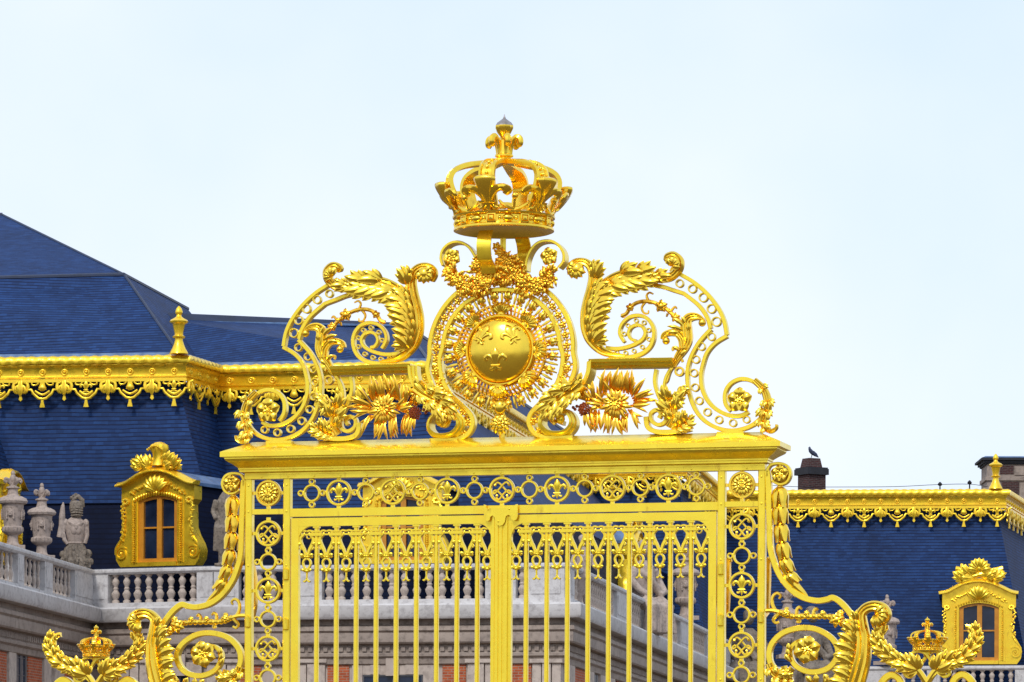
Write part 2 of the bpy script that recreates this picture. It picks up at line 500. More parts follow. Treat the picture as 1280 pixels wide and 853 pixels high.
def place(mb, x=0, y=0, z=0, rot=0.0):
    """rotate in the sheet plane, then move"""
    c, s = math.cos(rot), math.sin(rot)
    mb.v = [(a * c - e * s + x, b + y, a * s + e * c + z) for a, b, e in mb.v]
    return mb


# ================================================================== WORLD
w = bpy.data.worlds.new('World'); sc.world = w; w.use_nodes = True
nt = w.node_tree; nt.nodes.clear()
SUN_EL, SUN_AZ = math.radians(44), math.radians(200)   # high behind the viewer's left shoulder
sky = nt.nodes.new('ShaderNodeTexSky'); sky.sky_type = 'NISHITA'; sky.sun_disc = False
sky.sun_elevation = SUN_EL; sky.sun_rotation = SUN_AZ; sky.altitude = 100; sky.air_density = 1.0; sky.dust_density = 2.0
tc = nt.nodes.new('ShaderNodeTexCoord')
nz = node(nt, 'ShaderNodeTexNoise', Scale=4.0, Detail=5.0, Roughness=0.5)
mpw = node(nt, 'ShaderNodeMapping'); mpw.inputs['Location'].default_value = (0.35, 0.0, 0.2)
nt.links.new(tc.outputs['Generated'], mpw.inputs[0]); nt.links.new(mpw.outputs[0], nz.inputs['Vector'])
cloud = ramp(nt, nz.outputs['Fac'], [(0.36, (6.1, 7.35, 9.1)), (0.60, (8.3, 8.7, 9.6))])
mixw = node(nt, 'ShaderNodeMix', data_type='RGBA'); mixw.inputs[0].default_value = 0.82
nt.links.new(sky.outputs[0], mixw.inputs[6]); nt.links.new(cloud, mixw.inputs[7])
bg = nt.nodes.new('ShaderNodeBackground'); bg.inputs[1].default_value = 0.10
nt.links.new(mixw.outputs[2], bg.inputs[0])
wo = nt.nodes.new('ShaderNodeOutputWorld'); nt.links.new(bg.outputs[0], wo.inputs[0])
sd = bpy.data.lights.new('sun', 'SUN'); sd.energy = 1.5; sd.angle = math.radians(11); sd.color = (1.0, 0.96, 0.9)
so = bpy.data.objects.new('sun', sd); COL.objects.link(so)
so.rotation_euler = (math.radians(90) - SUN_EL, 0, math.radians(-22))
sc.view_settings.view_transform = 'Standard'; sc.view_settings.look = 'None'
sc.view_settings.exposure = 0.35; sc.view_settings.gamma = 1.0; sc.view_settings.use_curve_mapping = False
sc.cycles.max_bounces = 8; sc.cycles.glossy_bounces = 6; sc.cycles.diffuse_bounces = 4
sc.cycles.use_denoising = True

gm = MB(); gm.add([(-1500, -1500, 0), (1500, -1500, 0), (1500, 1500, 0), (-1500, 1500, 0)], [(0, 1, 2, 3)])
tag(gm.obj('ground', 'ground', None, 0), kind='structure')

# ================================================================== GATE
YAW = math.radians(14.8); D0 = 5500.0 / 120
GC = atY(627.5, 640, D0); GC.z = 0.0
RI = Matrix.Rotation(YAW, 3, 'Z')
S = D0 / F                                     # metres per photo pixel at the gate


def g(px, py, d=0.0):
    c = RI @ (CAM - GC); v = RI @ ray(px, py)
    t = (-d - c.y) / v.y
    p = c + v * t
    return (p.x, p.z)


def G(pts, d=0.0): return [g(a, b, d) for a, b in pts]


def Z(org, pts, d=0.0):
    x0, y0, s = org
    return [g(x0 + u / s, y0 + v / s, d) for u, v in pts]


A2, A3, A4, A5, A6 = (700, 310, 5.331), (820, 320, 5.331), (820, 410, 5.331), (660, 430, 6.561), (540, 290, 7.111)
F4, F2, C7, C2, E6 = (690, 310, 3.413), (500, 300, 3.281), (950, 680, 4.933), (880, 540, 5.333), (930, 690, 3.657)


def gx(px, py=660): return g(px, py)[0]
def gz(px, py, d=0): return g(px, py, d)[1]


gate = empty('palace_gate', (GC.x, GC.y, 0), -YAW)
tag(gate, 'tall gilded wrought-iron gate topped by a sun medallion and a big royal crown', 'gate')


def both(name, mbR, mat, pR=None, pL=None, smooth=38):
    """a part and its mirror image"""
    return mbR.obj(name, mat, pR or gate, smooth), mbR.mirrored().obj(name, mat, pL or gate, smooth)


# ---- cornice
XN = gx(956.3, 589); DN = 0.07
prof = [(-0.06, 546.0), (0.205, 557.6), (0.213, 558.4), (0.213, 564.4), (0.175, 565.6), (0.175, 567.2), (0.165, 569.2), (0.140, 571.5), (0.105, 574.5), (0.075, 577.5), (0.060, 579.2), (0.060, 581.2), (0.05, 581.8), (0.05, 584.2), (0.012, 585.0), (0.0, 586.0), (0.0, 588.0)]
mb = MB(); R = []
for o, py in prof:
    z = gz(628, py, DN + max(o, -0.0))
    a, b = XN + o, DN + o
    R.append([(-a, -b, z), (a, -b, z), (a, b, z), (-a, b, z)])
mb.rings(R)
cornice = mb.obj('cornice', 'gold', gate, 25)
ZT = gz(628, 546.5, 0)                          # top of cornice, where the crest stands

# ---- frame: beam, posts, rails
mb = MB(); zb0, zb1 = gz(628, 593.4, .06), gz(628, 586, .06)
mb.box((0, 0, (zb0 + zb1) / 2), (2 * gx(957.2), 0.12, zb1 - zb0))
for k in range(-9, 10): mb.ball((k * 0.29, -0.061, zb0 + 0.02), (0.010, 0.006, 0.010), 8, 4)
mb.obj('beam', 'gold', gate)
PX_IN, PX_OUT = (897.7, 907.0), (948.2, 957.2)
postX = []
for a, b in (PX_IN, PX_OUT):
    xa, xb = gx(a), gx(b); postX.append((xa, xb))
    for s in (1, -1):
        mb = MB(); wd = xb - xa; xc_ = (xa + xb) / 2
        hw_ = wd / 2; sec_ = [(-hw_, 0.045), (-hw_, -0.036), (-hw_ + .010, -0.045), (hw_ - .010, -0.045), (hw_, -0.036), (hw_, 0.045)]
        mb.rings([[(a_, b_, 0.12) for a_, b_ in sec_], [(a_, b_, zb0 - 0.002) for a_, b_ in sec_]])
        for zz in (gz(928, 597), gz(928, 630.5), gz(928, 700), gz(928, 775), gz(928, 850)): mb.ball((0, -0.046, zz), (0.012, 0.007, 0.012), 8, 4)
        mb.box((0, 0, 0.06), (wd + 0.06, 0.15, 0.12))
        o = mb.obj('post', 'gold', gate); o.location = (s * xc_, 0, 0)
        # hinge barrels
        if a < 900:
            for py in (712, 776, 1000):
                h = MB(); zz = gz(902, py)
                h.lathe([(0.02, -0.06), (0.032, -0.05), (0.034, 0.05), (0.02, 0.065), (0.008, 0.075)], (0, 0, 0), 10)
                ho = h.obj('hinge', 'gold', o); ho.location = (0, -0.05, zz)
        else:
            h = MB(); h.lathe([(0.02, -0.06), (0.030, -0.05), (0.032, 0.05), (0.02, 0.065), (0.008, 0.075)], (0, 0, 0), 10)
            ho = h.obj('strap_clip', 'gold', o); ho.location = (0, -0.045, gz(950, 772))
xi, xo = postX
zr0, zr1 = gz(628, 642.4), gz(628, 632.2)
mb = MB(); mb.box((0, 0, (zr0 + zr1) / 2), (2 * xi[0], 0.07, zr1 - zr0)); mb.obj('frieze_rail', 'gold', gate)
for s in (1, -1):
    za, zc = gz(928, 633.8), gz(928, 627.2)
    mb = MB(); mb.box((0, 0, 0), (xo[0] - xi[1], 0.06, za - zc)); o = mb.obj('crossbar', 'gold', gate); o.location = (s * (xo[0] + xi[1]) / 2, 0, (za + zc) / 2)
    for py in (1010, 1220):
        mb = MB(); mb.box((0, 0, 0), (xo[0] - xi[1], 0.06, 0.06)); o = mb.obj('crossbar', 'gold', gate); o.location = (s * (xo[0] + xi[1]) / 2, 0, gz(928, py))


# ---- medallions and ring links (built once, copied)
def medallion_ring(mb, r=16.6 * S):
    ring(mb, (0, 0), r - 0.012, 0.026, 0.05)
    for a in (0, 1, 2, 3):
        x, z = (r + 0.012) * math.cos(a * pi / 2), (r + 0.012) * math.sin(a * pi / 2)
        mb.box((x, 0, z), (0.04, 0.03, 0.035))


mbF = MB(); medallion_ring(mbF); f_ = place(fleur(0.135, 0.45), 0, 0.0, -0.03); mbF.join(f_)
mbL = MB(); medallion_ring(mbL)
for s in (1, -1):
    q = cr([(s * 0.075, 0.055), (s * 0.055, 0.078), (s * 0.03, 0.07), (s * -0.005, 0.035), (s * -0.055, -0.02), (s * -0.085, -0.04), (s * -0.09, -0.02), (s * -0.06, -0.005), (s * -0.01, -0.045), (s * 0.03, -0.095), (s * 0.06, -0.085), (s * 0.055, -0.06)], 4)
    mbL.sweep(q, rect(0.018, 0.022, 0.012 if s > 0 else -0.006, 0.004))
    mbL.ball((s * 0.075, 0, 0.05), 0.016, 6, 4); mbL.ball((s * 0.055, 0, -0.06), 0.015, 6, 4)
mbR = MB(); medallion_ring(mbR)
mbR.lathe([(0.125, 0.0), (0.12, 0.01), (0.0, 0.012)], (0, 0, 0), 24)
mbR.v = mbR.v[:-72] + [(x, -z + 0.01, y) for x, y, z in mbR.v[-72:]]
for k in range(14):
    a = 2 * pi * k / 14
    leaflet(mbR, (0.025 * math.cos(a), 0.025 * math.sin(a)), a, 0.085, 0.022, 0.012, 0.15, 0, 0, 5, 0.006, 0.2)
rosette(mbR, (0, 0), 0.055, 0.02, 5)
mbK = MB(); rk = 11.2 * S
ring(mbK, (0, 0), rk - 0.010, 0.022, 0.05, n=24)
for a in range(4):
    ring(mbK, ((rk + 0.028) * math.cos(a * pi / 2), (rk + 0.028) * math.sin(a * pi / 2)), 0.026, 0.018, 0.044, n=12)
proto = {'F': ('medallion', mbF), 'L': ('medallion', mbL), 'R': ('medallion', mbR), 'K': ('ring_link', mbK)}
lbl = {'F': 'ring with a fleur-de-lis inside', 'L': 'ring with two interlaced scrolls inside', 'R': 'ring with a sunflower rosette inside'}
first = {}


def put(kind, x, z):
    if kind in first:
        o = dup(first[kind], gate)
    else:
        o = proto[kind][1].obj(proto[kind][0], 'leafgold' if kind == 'R' else 'gold', gate)
        if kind in lbl: o['label'] = lbl[kind]
        first[kind] = o
    o.location = (x, 0, z)


zf = gz(628, 612.6)
for k in range(-7, 8):
    kind = ('L', 'K', 'F', 'K')[k % 4]
    put(kind, k * 35.35 * S * 1.005, zf)
xp = (xi[1] + xo[0]) / 2
for kind, py in (('R', 606.5), ('L', 658.3), ('K', 695), ('F', 731.9), ('K', 768.6), ('L', 806.5), ('K', 844), ('F', 881), ('K', 918), ('L', 955)):
    for s in (1, -1): put(kind, s * xp, gz(928, py))

# ---- the two leaves
leafs = {}
xm = gx(640, 700)                               # inner stile edge of the right leaf
xst0, xst1 = gx(886.6), gx(896.2)
zt1, zt0 = gz(628, 644.2), gz(628, 654.6)
bar_x = [gx(657.7 + 25.75 * k, 720) for k in range(9)]
bar_w = 5.5 * S
for s in (1, -1):
    mb = MB()
    mb.box(((xst0 + xst1) / 2, 0, zt1 / 2 + 0.05), (xst1 - xst0, 0.07, zt1 - 0.1))
    mb.box(((xm + xst0) / 2, 0, (zt1 + zt0) / 2), (xst0 - xm, 0.066, zt1 - zt0))
    mb.box(((xm + xst0) / 2, 0, 0.55), (xst0 - xm, 0.05, 0.1)); mb.box(((xm + xst0) / 2, 0, 0.15), (xst0 - xm, 0.05, 0.1))
    mb.box((xm - 0.03, 0, zt1 / 2 + 0.05), (0.06, 0.066, zt1 - 0.1))
    # rounded upper corners
    for cx_, sg in ((xst0, -1), (xm, 1)):
        r = 0.145; pts = [(cx_, zt0 + 0.002), (cx_ + sg * r, zt0 + 0.002)]
        pts += [(cx_ + sg * r - sg * r * math.sin(a), zt0 - r + r * math.cos(a)) for a in [pi / 2 * i / 8 for i in range(1, 9)]]
        mb.prism(pts, -0.03, 0.03)
        ring(mb, (cx_ + sg * 0.105, zt0 - 0.105), 0.026, 0.012, 0.03, n=12)
    # thin collar rail
    zc = gz(760, 663.0)
    mb.box(((xm + xst0) / 2, -0.002, zc), (xst0 - xm - 0.12, 0.03, 0.018))
    lf = (mb if s > 0 else mb.mirrored()).obj('gate_leaf', 'gold', gate)
    leafs[s] = lf
    # bars
    b0 = MB(); hb = bar_w / 2
    sec_ = [(-hb, 0.02), (-hb, -0.010), (-hb * .55, -0.023), (hb * .55, -0.023), (hb, -0.010), (hb, 0.02)]
    b0.rings([[(a_, b_, 0.2) for a_, b_ in sec_], [(a_, b_, zt0 + 0.001) for a_, b_ in sec_]])
    b0.box((0, -0.004, zc), (0.125, 0.06, 0.034)); b0.box((0, -0.004, zc + 0.032), (0.085, 0.058, 0.016))
    b0.box((0, -0.003, zt0 - 0.01), (0.07, 0.054, 0.018))
    bo = None
    for x in bar_x:
        if bo is None: bo = b0.obj('bar', 'gold', lf); o = bo
        else: o = dup(bo, lf)
        o.location = (s * x, 0, 0)
    # hanging ornaments between the bars: pixel offsets from the gap centre, y down from 655
    u = 1 / 6.564 * S * 1.0
    def L_(pts): return [((a - 422) * u, -(b - 205) * u) for a, b in pts]
    pm = MB()
    for q in (1, -1):
        def X(pts): return [((x if q > 0 else -x), z) for x, z in L_(pts)]
        pm.sweep(cr(X([(424, 190), (450, 183), (472, 195), (470, 215), (452, 220), (444, 207)]), 5), rect(0.021, 0.04, 0, 0.003))
        pm.ball((q * 0.028, -0.005, -0.002), 0.012, 6, 4)
        pm.sweep(cr(X([(452, 222), (474, 240), (480, 268), (466, 305), (444, 345), (430, 392)]), 5), wrect(lambda t: 0.020 + 0.018 * math.sin(pi * t), 0.044, 0, 0.004))
        leaflet(pm, X([(462, 305)])[0], pi / 2 - q * 0.9, 0.055, 0.017, 0.012, 0.3, q * -0.5)
        leaflet(pm, X([(440, 395)])[0], (0 if q > 0 else pi) + q * 0.5, 0.06, 0.018, 0.012, 0.3, q * -0.5)
        leaflet(pm, X([(436, 515)])[0], (0 if q > 0 else pi) + q * 0.5, 0.045, 0.015, 0.012, 0.3, q * -0.5)
        pm.sweep(cr(X([(452, 320), (470, 318), (476, 330), (466, 338)]), 4), rect(0.018, 0.034, 0, 0.003))
        pm.ball((q * 0.052, 0, -195 * u), 0.017, 8, 5)
        pm.sweep(cr(X([(425, 412), (448, 430), (454, 460), (440, 492), (424, 505)]), 5), rect(0.022, 0.036, 0, 0.003))
        pm.sweep(cr(X([(422, 575), (430, 596), (443, 606), (449, 598)]), 4), rect(0.017, 0.03, 0, 0.003))
        pm.ball((q * 0.028, 0, -312 * u), 0.013, 6, 4)
    pm.ball((0, 0, -195 * u), (0.05, 0.026, 0.017), 10, 6)
    pm.ball((0, 0, -178 * u), (0.022, 0.022, 0.03), 8, 5)
    pm.ball((0, 0, -312 * u), (0.026, 0.022, 0.022), 8, 5)
    pm.tube([(0, 0, -320 * u), (0, 0, -385 * u)], [0.012, 0.009], 6)
    ring(pm, (0, -5 * u + 0.005), 0.0, 0.0, 0.0) if False else None
    po = None
    xs = [bar_x[0] - 12.9 * S] + [(a + b) / 2 for a, b in zip(bar_x, bar_x[1:])] + [bar_x[-1] + 12.9 * S]
    for x in xs:
        if po is None: po = pm.obj('pendant', 'gold', lf); o = po
        else: o = dup(po, lf)
        o.location = (s * x, 0, gz(760, 661.5))

# meeting stile with grooves, and the latch plate over it
mb = MB()
x0, x1 = gx(617), gx(635.8); xc_ = (x0 + x1) / 2; wd = x1 - x0
pr = [(-.5, -0.055), (-.36, -0.055), (-.34, -0.048), (-.26, -0.048), (-.24, -0.062), (-.10, -0.062), (-.08, -0.050), (.0, -0.050), (.02, -0.064), (.16, -0.064), (.18, -0.050), (.28, -0.050), (.30, -0.058), (.5, -0.058), (.5, 0.04), (-.5, 0.04)]
mb.rings([[(xc_ + a * wd, b, 0.1) for a, b in pr], [(xc_ + a * wd, b, zt1 + 0.02) for a, b in pr]])
mb.obj('meeting_stile', 'gold', leafs[-1])
mb = MB(); T2 = (560, 570, 5.6875)
pl = Z(T2, [(256, 347), (272, 350), (274, 372), (480, 368), (478, 348), (497, 344), (497, 430), (488, 455), (470, 462), (452, 452), (448, 428), (430, 420), (412, 432), (406, 470), (392, 492), (372, 498), (352, 492), (338, 470), (334, 436), (318, 424), (302, 436), (298, 458), (282, 466), (266, 456), (258, 432)], 0.07)
mb.prism(pl, -0.085, -0.066)
for q in ((300, 385), (450, 382), (372, 470)):
    x, z = Z(T2, [q])[0]; mb.ball((x, -0.087, z), 0.010, 8, 5)
mb.obj('latch_plate', 'gold', gate)

# ---- rear braces behind the posts
for s in (1, -1):
    for px in (910.5, 960.5):
        mb = MB()
        q = [(*g(px - 1, 766, -.2), .022), (*g(px - 2, 748, -.2), .040), (*g(px - 1.5, 722, -.2), .044), (*g(px - .5, 706, -.2), .034), (*g(px + 1, 699, -.2), .030), (*g(px + 3, 703, -.2), .018)]
        q = cr(q, 4)
        mb.tube([(s * a, 0.2, b) for a, b, _ in q], [r for _, _, r in q], 8, 1.6)
        mb.tube([(s * q[0][0], 0.2, q[0][1]), (s * q[0][0], 0.03, q[0][1] - 0.05)], 0.022, 6)
        mb.obj('rear_brace', 'oldgold', gate)

# ================================================================== CREST
RD = 0.085                                       # depth of the scroll straps
# ---- big openwork scroll
mb = MB()
w_r = 5.0 * S
outer = Z(A3, [(100, 92), (170, 128), (260, 182), (350, 262), (420, 355), (458, 440), (474, 528)])
inner = Z(A2, [(560, 235), (630, 250), (690, 262), (750, 282), (820, 304)]) + Z(A3, [(200, 262), (290, 335), (345, 415), (366, 484)])
low_out = Z(A3, [(478, 534), (400, 582), (345, 645), (318, 720), (303, 800)]) + Z(A4, [(312, 410), (350, 490), (410, 548), (490, 584), (570, 586), (620, 560)])
low_in = Z(A3, [(370, 490), (290, 580), (232, 690), (212, 790)]) + Z(A4, [(222, 430), (262, 540), (320, 615), (400, 664), (490, 686), (580, 676), (660, 640), (720, 575), (738, 500), (712, 420), (650, 360), (575, 342), (505, 370), (466, 430), (466, 505), (500, 555)])
for pth in (outer, inner, low_out, low_in):
    mb.sweep(cr(pth, 6), rect(w_r, RD, 0, 0.006))
for u, v, r in ((160, 185, 28), (245, 221, 30), (318, 279, 32), (372, 354, 32), (405, 440, 33), (372, 540, 28), (305, 606, 28), (268, 692, 28), (255, 782, 28)):
    ring(mb, Z(A3, [(u, v)])[0], (r - 4) / 5.331 * S, 0.013, RD * 0.8, n=18, ch=0.003)
for u, v, r in ((263, 399, 28), (290, 487, 28), (345, 563, 28), (422, 614, 28), (515, 635, 27), (605, 612, 26)):
    ring(mb, Z(A4, [(u, v)])[0], (r - 4) / 5.331 * S, 0.013, RD * 0.8, n=18, ch=0.003)
zbase = Z(A4, [(500, 700)])[0]
mb.box((zbase[0], 0, zbase[1] - 0.02), (0.28, 0.1, 0.06))
oscr = both('outer_scroll', mb, 'gold')
rs = MB(); c = Z(A4, [(568, 487)])[0]; rosette(rs, c, 84 / 5.331 * S, 0.06, 5)
both('rosette', rs, 'leafgold', *oscr)
lf = MB()
random.seed(3)
acanthus(lf, cr(Z(A4, [(660, 350), (725, 420), (748, 510), (728, 590), (720, 650), (760, 690), (800, 672), (806, 645)]), 4), lambda t: (26 - 12 * t) / 5.331 * S * (0.55 + 1.2 * math.sin(pi * min(1, t + .1)) * 0.5), 5, (1, -1), 0.075, 0.05, 0.7, t1=0.7)
both('acanthus_leaf', lf, 'leafgold', *oscr)

# ---- volute with big acanthus leaves
mb = MB()
vo = Z(A2, [(330, 726), (400, 734), (480, 728), (555, 703), (607, 655), (630, 585), (620, 520), (580, 470), (525, 452), (462, 466), (414, 515), (402, 575), (432, 630)])
vi = Z(A2, [(310, 668), (370, 674), (430, 668), (500, 645), (552, 612), (572, 570), (555, 530), (515, 515), (475, 535), (460, 575), (478, 610), (510, 620)])
mb.sweep(cr(vo, 6), wrect(lambda t: 0.045 - 0.012 * t, RD, 0, 0.005))
mb.sweep(cr(vi, 6), wrect(lambda t: 0.040 - 0.010 * t, RD, 0, 0.005))
for u, v in ((380, 700), (440, 702), (495, 688), (550, 662), (594, 610), (594, 550), (562, 500), (510, 486), (455, 520), (430, 575)):
    ring(mb, Z(A2, [(u, v)])[0], 13 / 5.331 * S, 0.010, RD * 0.7, n=12, ch=0.002)
zz = Z(A2, [(410, 742)])[0]; mb.box((zz[0], 0, zz[1]), (0.30, 0.06, 0.03))
vol = both('volute', mb, 'gold')
tr = MB(); random.seed(5)
trunk = cr(Z(A2, [(95, 200), (78, 150), (105, 105), (160, 96), (208, 125), (232, 190), (226, 270), (202, 360), (186, 450), (188, 540), (218, 620), (280, 685), (350, 712), (440, 722)]), 5)
def tw(t):
    pts = [(0, 14), (0.1, 26), (0.22, 24), (0.33, 30), (0.45, 40), (0.6, 42), (0.75, 38), (0.88, 26), (1, 6)]
    for (a, b), (c_, d_) in zip(pts, pts[1:]):
        if t <= c_: return (b + (d_ - b) * (t - a) / (c_ - a)) / 5.331 * S
    return 6 / 5.331 * S
acanthus(tr, trunk, tw, 1, (), 0.1, 0.07, flutes=3)
# leaflets on the hollow side of the trunk
for u, v, h, L, w_ in ((228, 640, 0.75, 125, 42), (215, 590, 0.62, 135, 40), (205, 545, 0.66, 140, 40), (215, 500, 0.55, 160, 42), (215, 455, 0.52, 165, 40), (225, 410, 0.38, 160, 40), (235, 365, 0.45, 150, 42), (250, 320, 0.15, 130, 40), (250, 300, 0.6, 110, 36), (250, 210, 1.1, 110, 34), (235, 160, 1.0, 80, 26), (250, 640, 0.2, 90, 28)):
    frond(tr, Z(A2, [(u, v)])[0], h + 0.1, L / 5.331 * S * 1.12, w_ / 5.331 * S, 0.08, 0.5, -0.55, 8, 0.25)
# rolled tip
for k in range(7):
    a = 2.4 + k * 0.55
    leaflet(tr, Z(A2, [(128, 150)])[0], a, 72 / 5.331 * S, 30 / 5.331 * S, 0.10, 0.15, 0.5, 2, 6, 0.012, 0.45)
c = Z(A2, [(130, 152)])[0]; tr.ball((c[0], -0.10, c[1]), (0.075, 0.07, 0.075), 10, 6)
both('acanthus_leaf', tr, 'leafgold', *vol)
tl = MB(); random.seed(8)
top = cr(Z(A2, [(255, 290), (310, 245), (380, 205), (460, 180), (540, 178), (620, 195), (690, 205), (750, 195), (795, 150), (800, 95), (765, 62), (725, 75), (735, 100)]), 5)
def tw2(t):
    pts = [(0, 26), (0.15, 34), (0.35, 38), (0.5, 32), (0.62, 26), (0.75, 34), (0.9, 30), (1, 14)]
    for (a, b), (c_, d_) in zip(pts, pts[1:]):
        if t <= c_: return (b + (d_ - b) * (t - a) / (c_ - a)) / 5.331 * S
    return 14 / 5.331 * S
acanthus(tl, top, tw2, 1, (), 0.1, 0.09, flutes=3)
for u, v, h, L, w_ in ((300, 270, -0.75, 130, 38), (340, 245, -0.55, 150, 40), (390, 225, -0.62, 150, 40), (440, 215, -0.55, 160, 42), (500, 210, -0.45, 160, 40), (560, 212, -0.42, 120, 36), (600, 215, -0.2, 90, 30), (650, 205, 0.1, 110, 32), (280, 290, -0.3, 110, 34), (420, 180, 0.1, 150, 26), (520, 172, -0.05, 140, 26)):
    frond(tl, Z(A2, [(u, v)])[0], h, L / 5.331 * S * 1.1, w_ / 5.331 * S, 0.09, 0.5, 0.5 if h < 0 else -.3, 8, 0.25)
for k in range(6):
    a = -0.4 + k * 0.5
    leaflet(tl, Z(A2, [(762, 130)])[0], a, 62 / 5.331 * S, 26 / 5.331 * S, 0.12, 0.1, 0.5, 2, 6, 0.012, 0.4)
both('acanthus_leaf', tl, 'leafgold', *vol)

# ---- berry vine and small acanthus inside the big scroll
mb = MB(); random.seed(21)
vine = cr(Z(A2, [(412, 455), (445, 440), (470, 400), (510, 370), (560, 358), (610, 362), (650, 375), (690, 392), (735, 430), (775, 465), (815, 505)]), 5)
mb.tube([(x, -0.02, z) for x, z in vine], 0.022, 7)
for u, v, r in ((472, 400, 24), (680, 392, 36), (775, 467, 27), (735, 425, 16), (565, 362, 13), (605, 365, 14)):
    c = Z(A2, [(u, v)])[0]; rr = r / 5.331 * S
    mb.ball((c[0], -0.02, c[1]), (rr, rr, rr * 0.9), 10, 7)
    for k in range(5): leaflet(mb, c, k * 1.256 + 0.3, rr * 1.3, rr * 0.45, 0.02, 0.2, 0, 0, 5, 0.008, 0.5)
for pts in ([(590, 350), (580, 320), (598, 300), (625, 310)], [(570, 365), (548, 400), (562, 435), (590, 438), (592, 418)], [(440, 445), (425, 462), (408, 455)], [(745, 420), (768, 395), (782, 408)], [(720, 440), (712, 462)], [(760, 470), (765, 450)]):
    q = cr(Z(A2, pts), 4); mb.tube([(x, -0.02, z) for x, z in q], [0.016 - 0.008 * i / len(q) for i in range(len(q))], 6)
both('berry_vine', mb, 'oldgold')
mb = MB()
st = cr(Z(A3, [(120, 740), (150, 680), (190, 620), (212, 560), (208, 500), (206, 450), (228, 415), (275, 408), (315, 425), (318, 452)]), 5)
mb.leaf([(x, -0.05, z) for x, z in st], lambda t: (12 + 26 * math.sin(pi * min(1, t * 1.15)) ** 0.8) / 5.331 * S, 0.5, 0.10, 2, th=0.06, m=4)
st2 = cr(Z(A3, [(195, 620), (185, 560), (150, 520), (105, 515), (62, 530), (50, 560)]), 5)
mb.leaf([(x, -0.055, z) for x, z in st2], lambda t: (22 * (1 - t) + 14) / 5.331 * S, 0.5, 0.10, 2, th=0.05, m=4)
for u, v, r in ((315, 450, 26), (75, 570, 26)):
    c = Z(A3, [(u, v)])[0]; mb.ball((c[0], -0.05, c[1]), r / 5.331 * S, 10, 7)
for u, v, h, L in ((200, 480, 2.3, 100), (190, 500, 2.7, 110), (175, 520, 2.9, 90), (212, 470, 1.9, 70), (215, 520, 1.2, 70), (170, 640, 2.4, 60), (160, 670, 0.4, 60)):
    leaflet(mb, Z(A3, [(u, v)])[0], h, L / 5.331 * S, 17 / 5.331 * S, 0.05, 0.4, 0.5, 2, 6, 0.01)
for pts in ([(160, 640), (140, 612), (115, 615), (118, 635)], [(150, 690), (172, 690), (182, 710)]):
    q = cr(Z(A3, pts), 4); mb.tube([(x, -0.02, z) for x, z in q], 0.015, 6)
mb.sweep(cr(Z(A3, [(125, 730), (95, 770), (75, 830)]) + Z(F4, [(482, 580), (483, 620), (498, 665)]), 5), rect(0.035, 0.06))
ring(mb, Z(A4, [(158, 292)])[0], 26 / 5.331 * S, 0.022, 0.07, n=18)
both('acanthus_branch', mb, 'leafgold')

# ---- bracket: moulded shelf running down into the inner volute
mb = MB()
def moulding(w_):
    a = w_ / 2
    return [(-a, -0.09), (-a, 0.05), (-a * .55, 0.06), (-a * .45, 0.10), (a * .1, 0.11), (a * .25, 0.15), (a * .9, 0.16), (a, 0.15), (a, -0.09)]
bra = Z(A5, [(1205, 160)]) + Z(A5, [(525, 172)])
mb.sweep(bra[::-1], lambda i, t: moulding(0.092), caps=True)
down = cr(Z(A5, [(520, 150), (512, 235), (475, 325), (410, 395), (330, 440), (240, 500), (165, 570), (118, 620), (122, 680), (175, 735), (255, 750), (330, 735), (378, 685), (385, 625), (350, 570), (290, 560), (255, 600), (262, 640), (295, 650)]), 6)
mb.sweep(down, lambda i, t: [(n * (0.95 - 0.6 * max(0, t - .35)), d) for n, d in moulding(0.080)])
c = Z(A5, [(285, 625)])[0]; mb.ball((c[0], -0.1, c[1]), 0.05, 10, 6)
zz = Z(A5, [(260, 775)])[0]; mb.box((zz[0], 0, zz[1]), (0.30, 0.16, 0.04))
brk = both('bracket', mb, 'gold')
lf = MB(); random.seed(4)
acanthus(lf, cr(Z(A5, [(470, 330), (400, 390), (320, 440), (250, 500), (215, 560), (215, 620), (250, 670)]), 5), lambda t: (52 * (1 - t) + 14) / 6.561 * S, 5, (1, -1), 0.13, 0.16, 0.6, t1=0.75)
for u, v, h in ((430, 350, 1.0), (400, 370, 0.5), (330, 400, 1.4), (300, 420, 1.0)):
    leaflet(lf, Z(A5, [(u, v)])[0], h, 0.14, 0.045, 0.17, 0.4, 0.3, 3)
both('acanthus_leaf', lf, 'leafgold', *brk)
# right-hand small S scroll with its foot
mb = MB()
sa = Z(F4, [(447, 520), (441, 575), (458, 635), (488, 690), (487, 738), (458, 756), (428, 740), (424, 708), (448, 692), (466, 708), (458, 728)])
sb = Z(F4, [(506, 520), (486, 560), (480, 612), (496, 660), (504, 705)])
mb.sweep(cr(sa, 6), rect(0.040, 0.08)); mb.sweep(cr(sb, 6), rect(0.030, 0.08))
mb.sweep(cr(Z(F4, [(405, 722), (412, 765), (445, 785), (500, 788), (560, 780), (595, 772)]), 5), wrect(lambda t: 0.05, 0.12))
sml = both('small_scroll', mb, 'gold')
lf = MB(); random.seed(14)
acanthus(lf, cr(Z(F4, [(505, 770), (522, 735), (520, 700), (512, 668), (520, 642), (545, 635), (556, 652)]), 4), lambda t: (20 - 6 * t) / 3.413 * S, 4, (1, -1), 0.12, 0.05, 0.9)
acanthus(lf, cr(Z(F4, [(520, 775), (550, 762), (575, 745), (585, 725)]), 4), lambda t: (15 - 6 * t) / 3.413 * S, 4, (1, -1), 0.09, 0.05, 0.9)
both('acanthus_leaf', lf, 'leafgold', *sml)

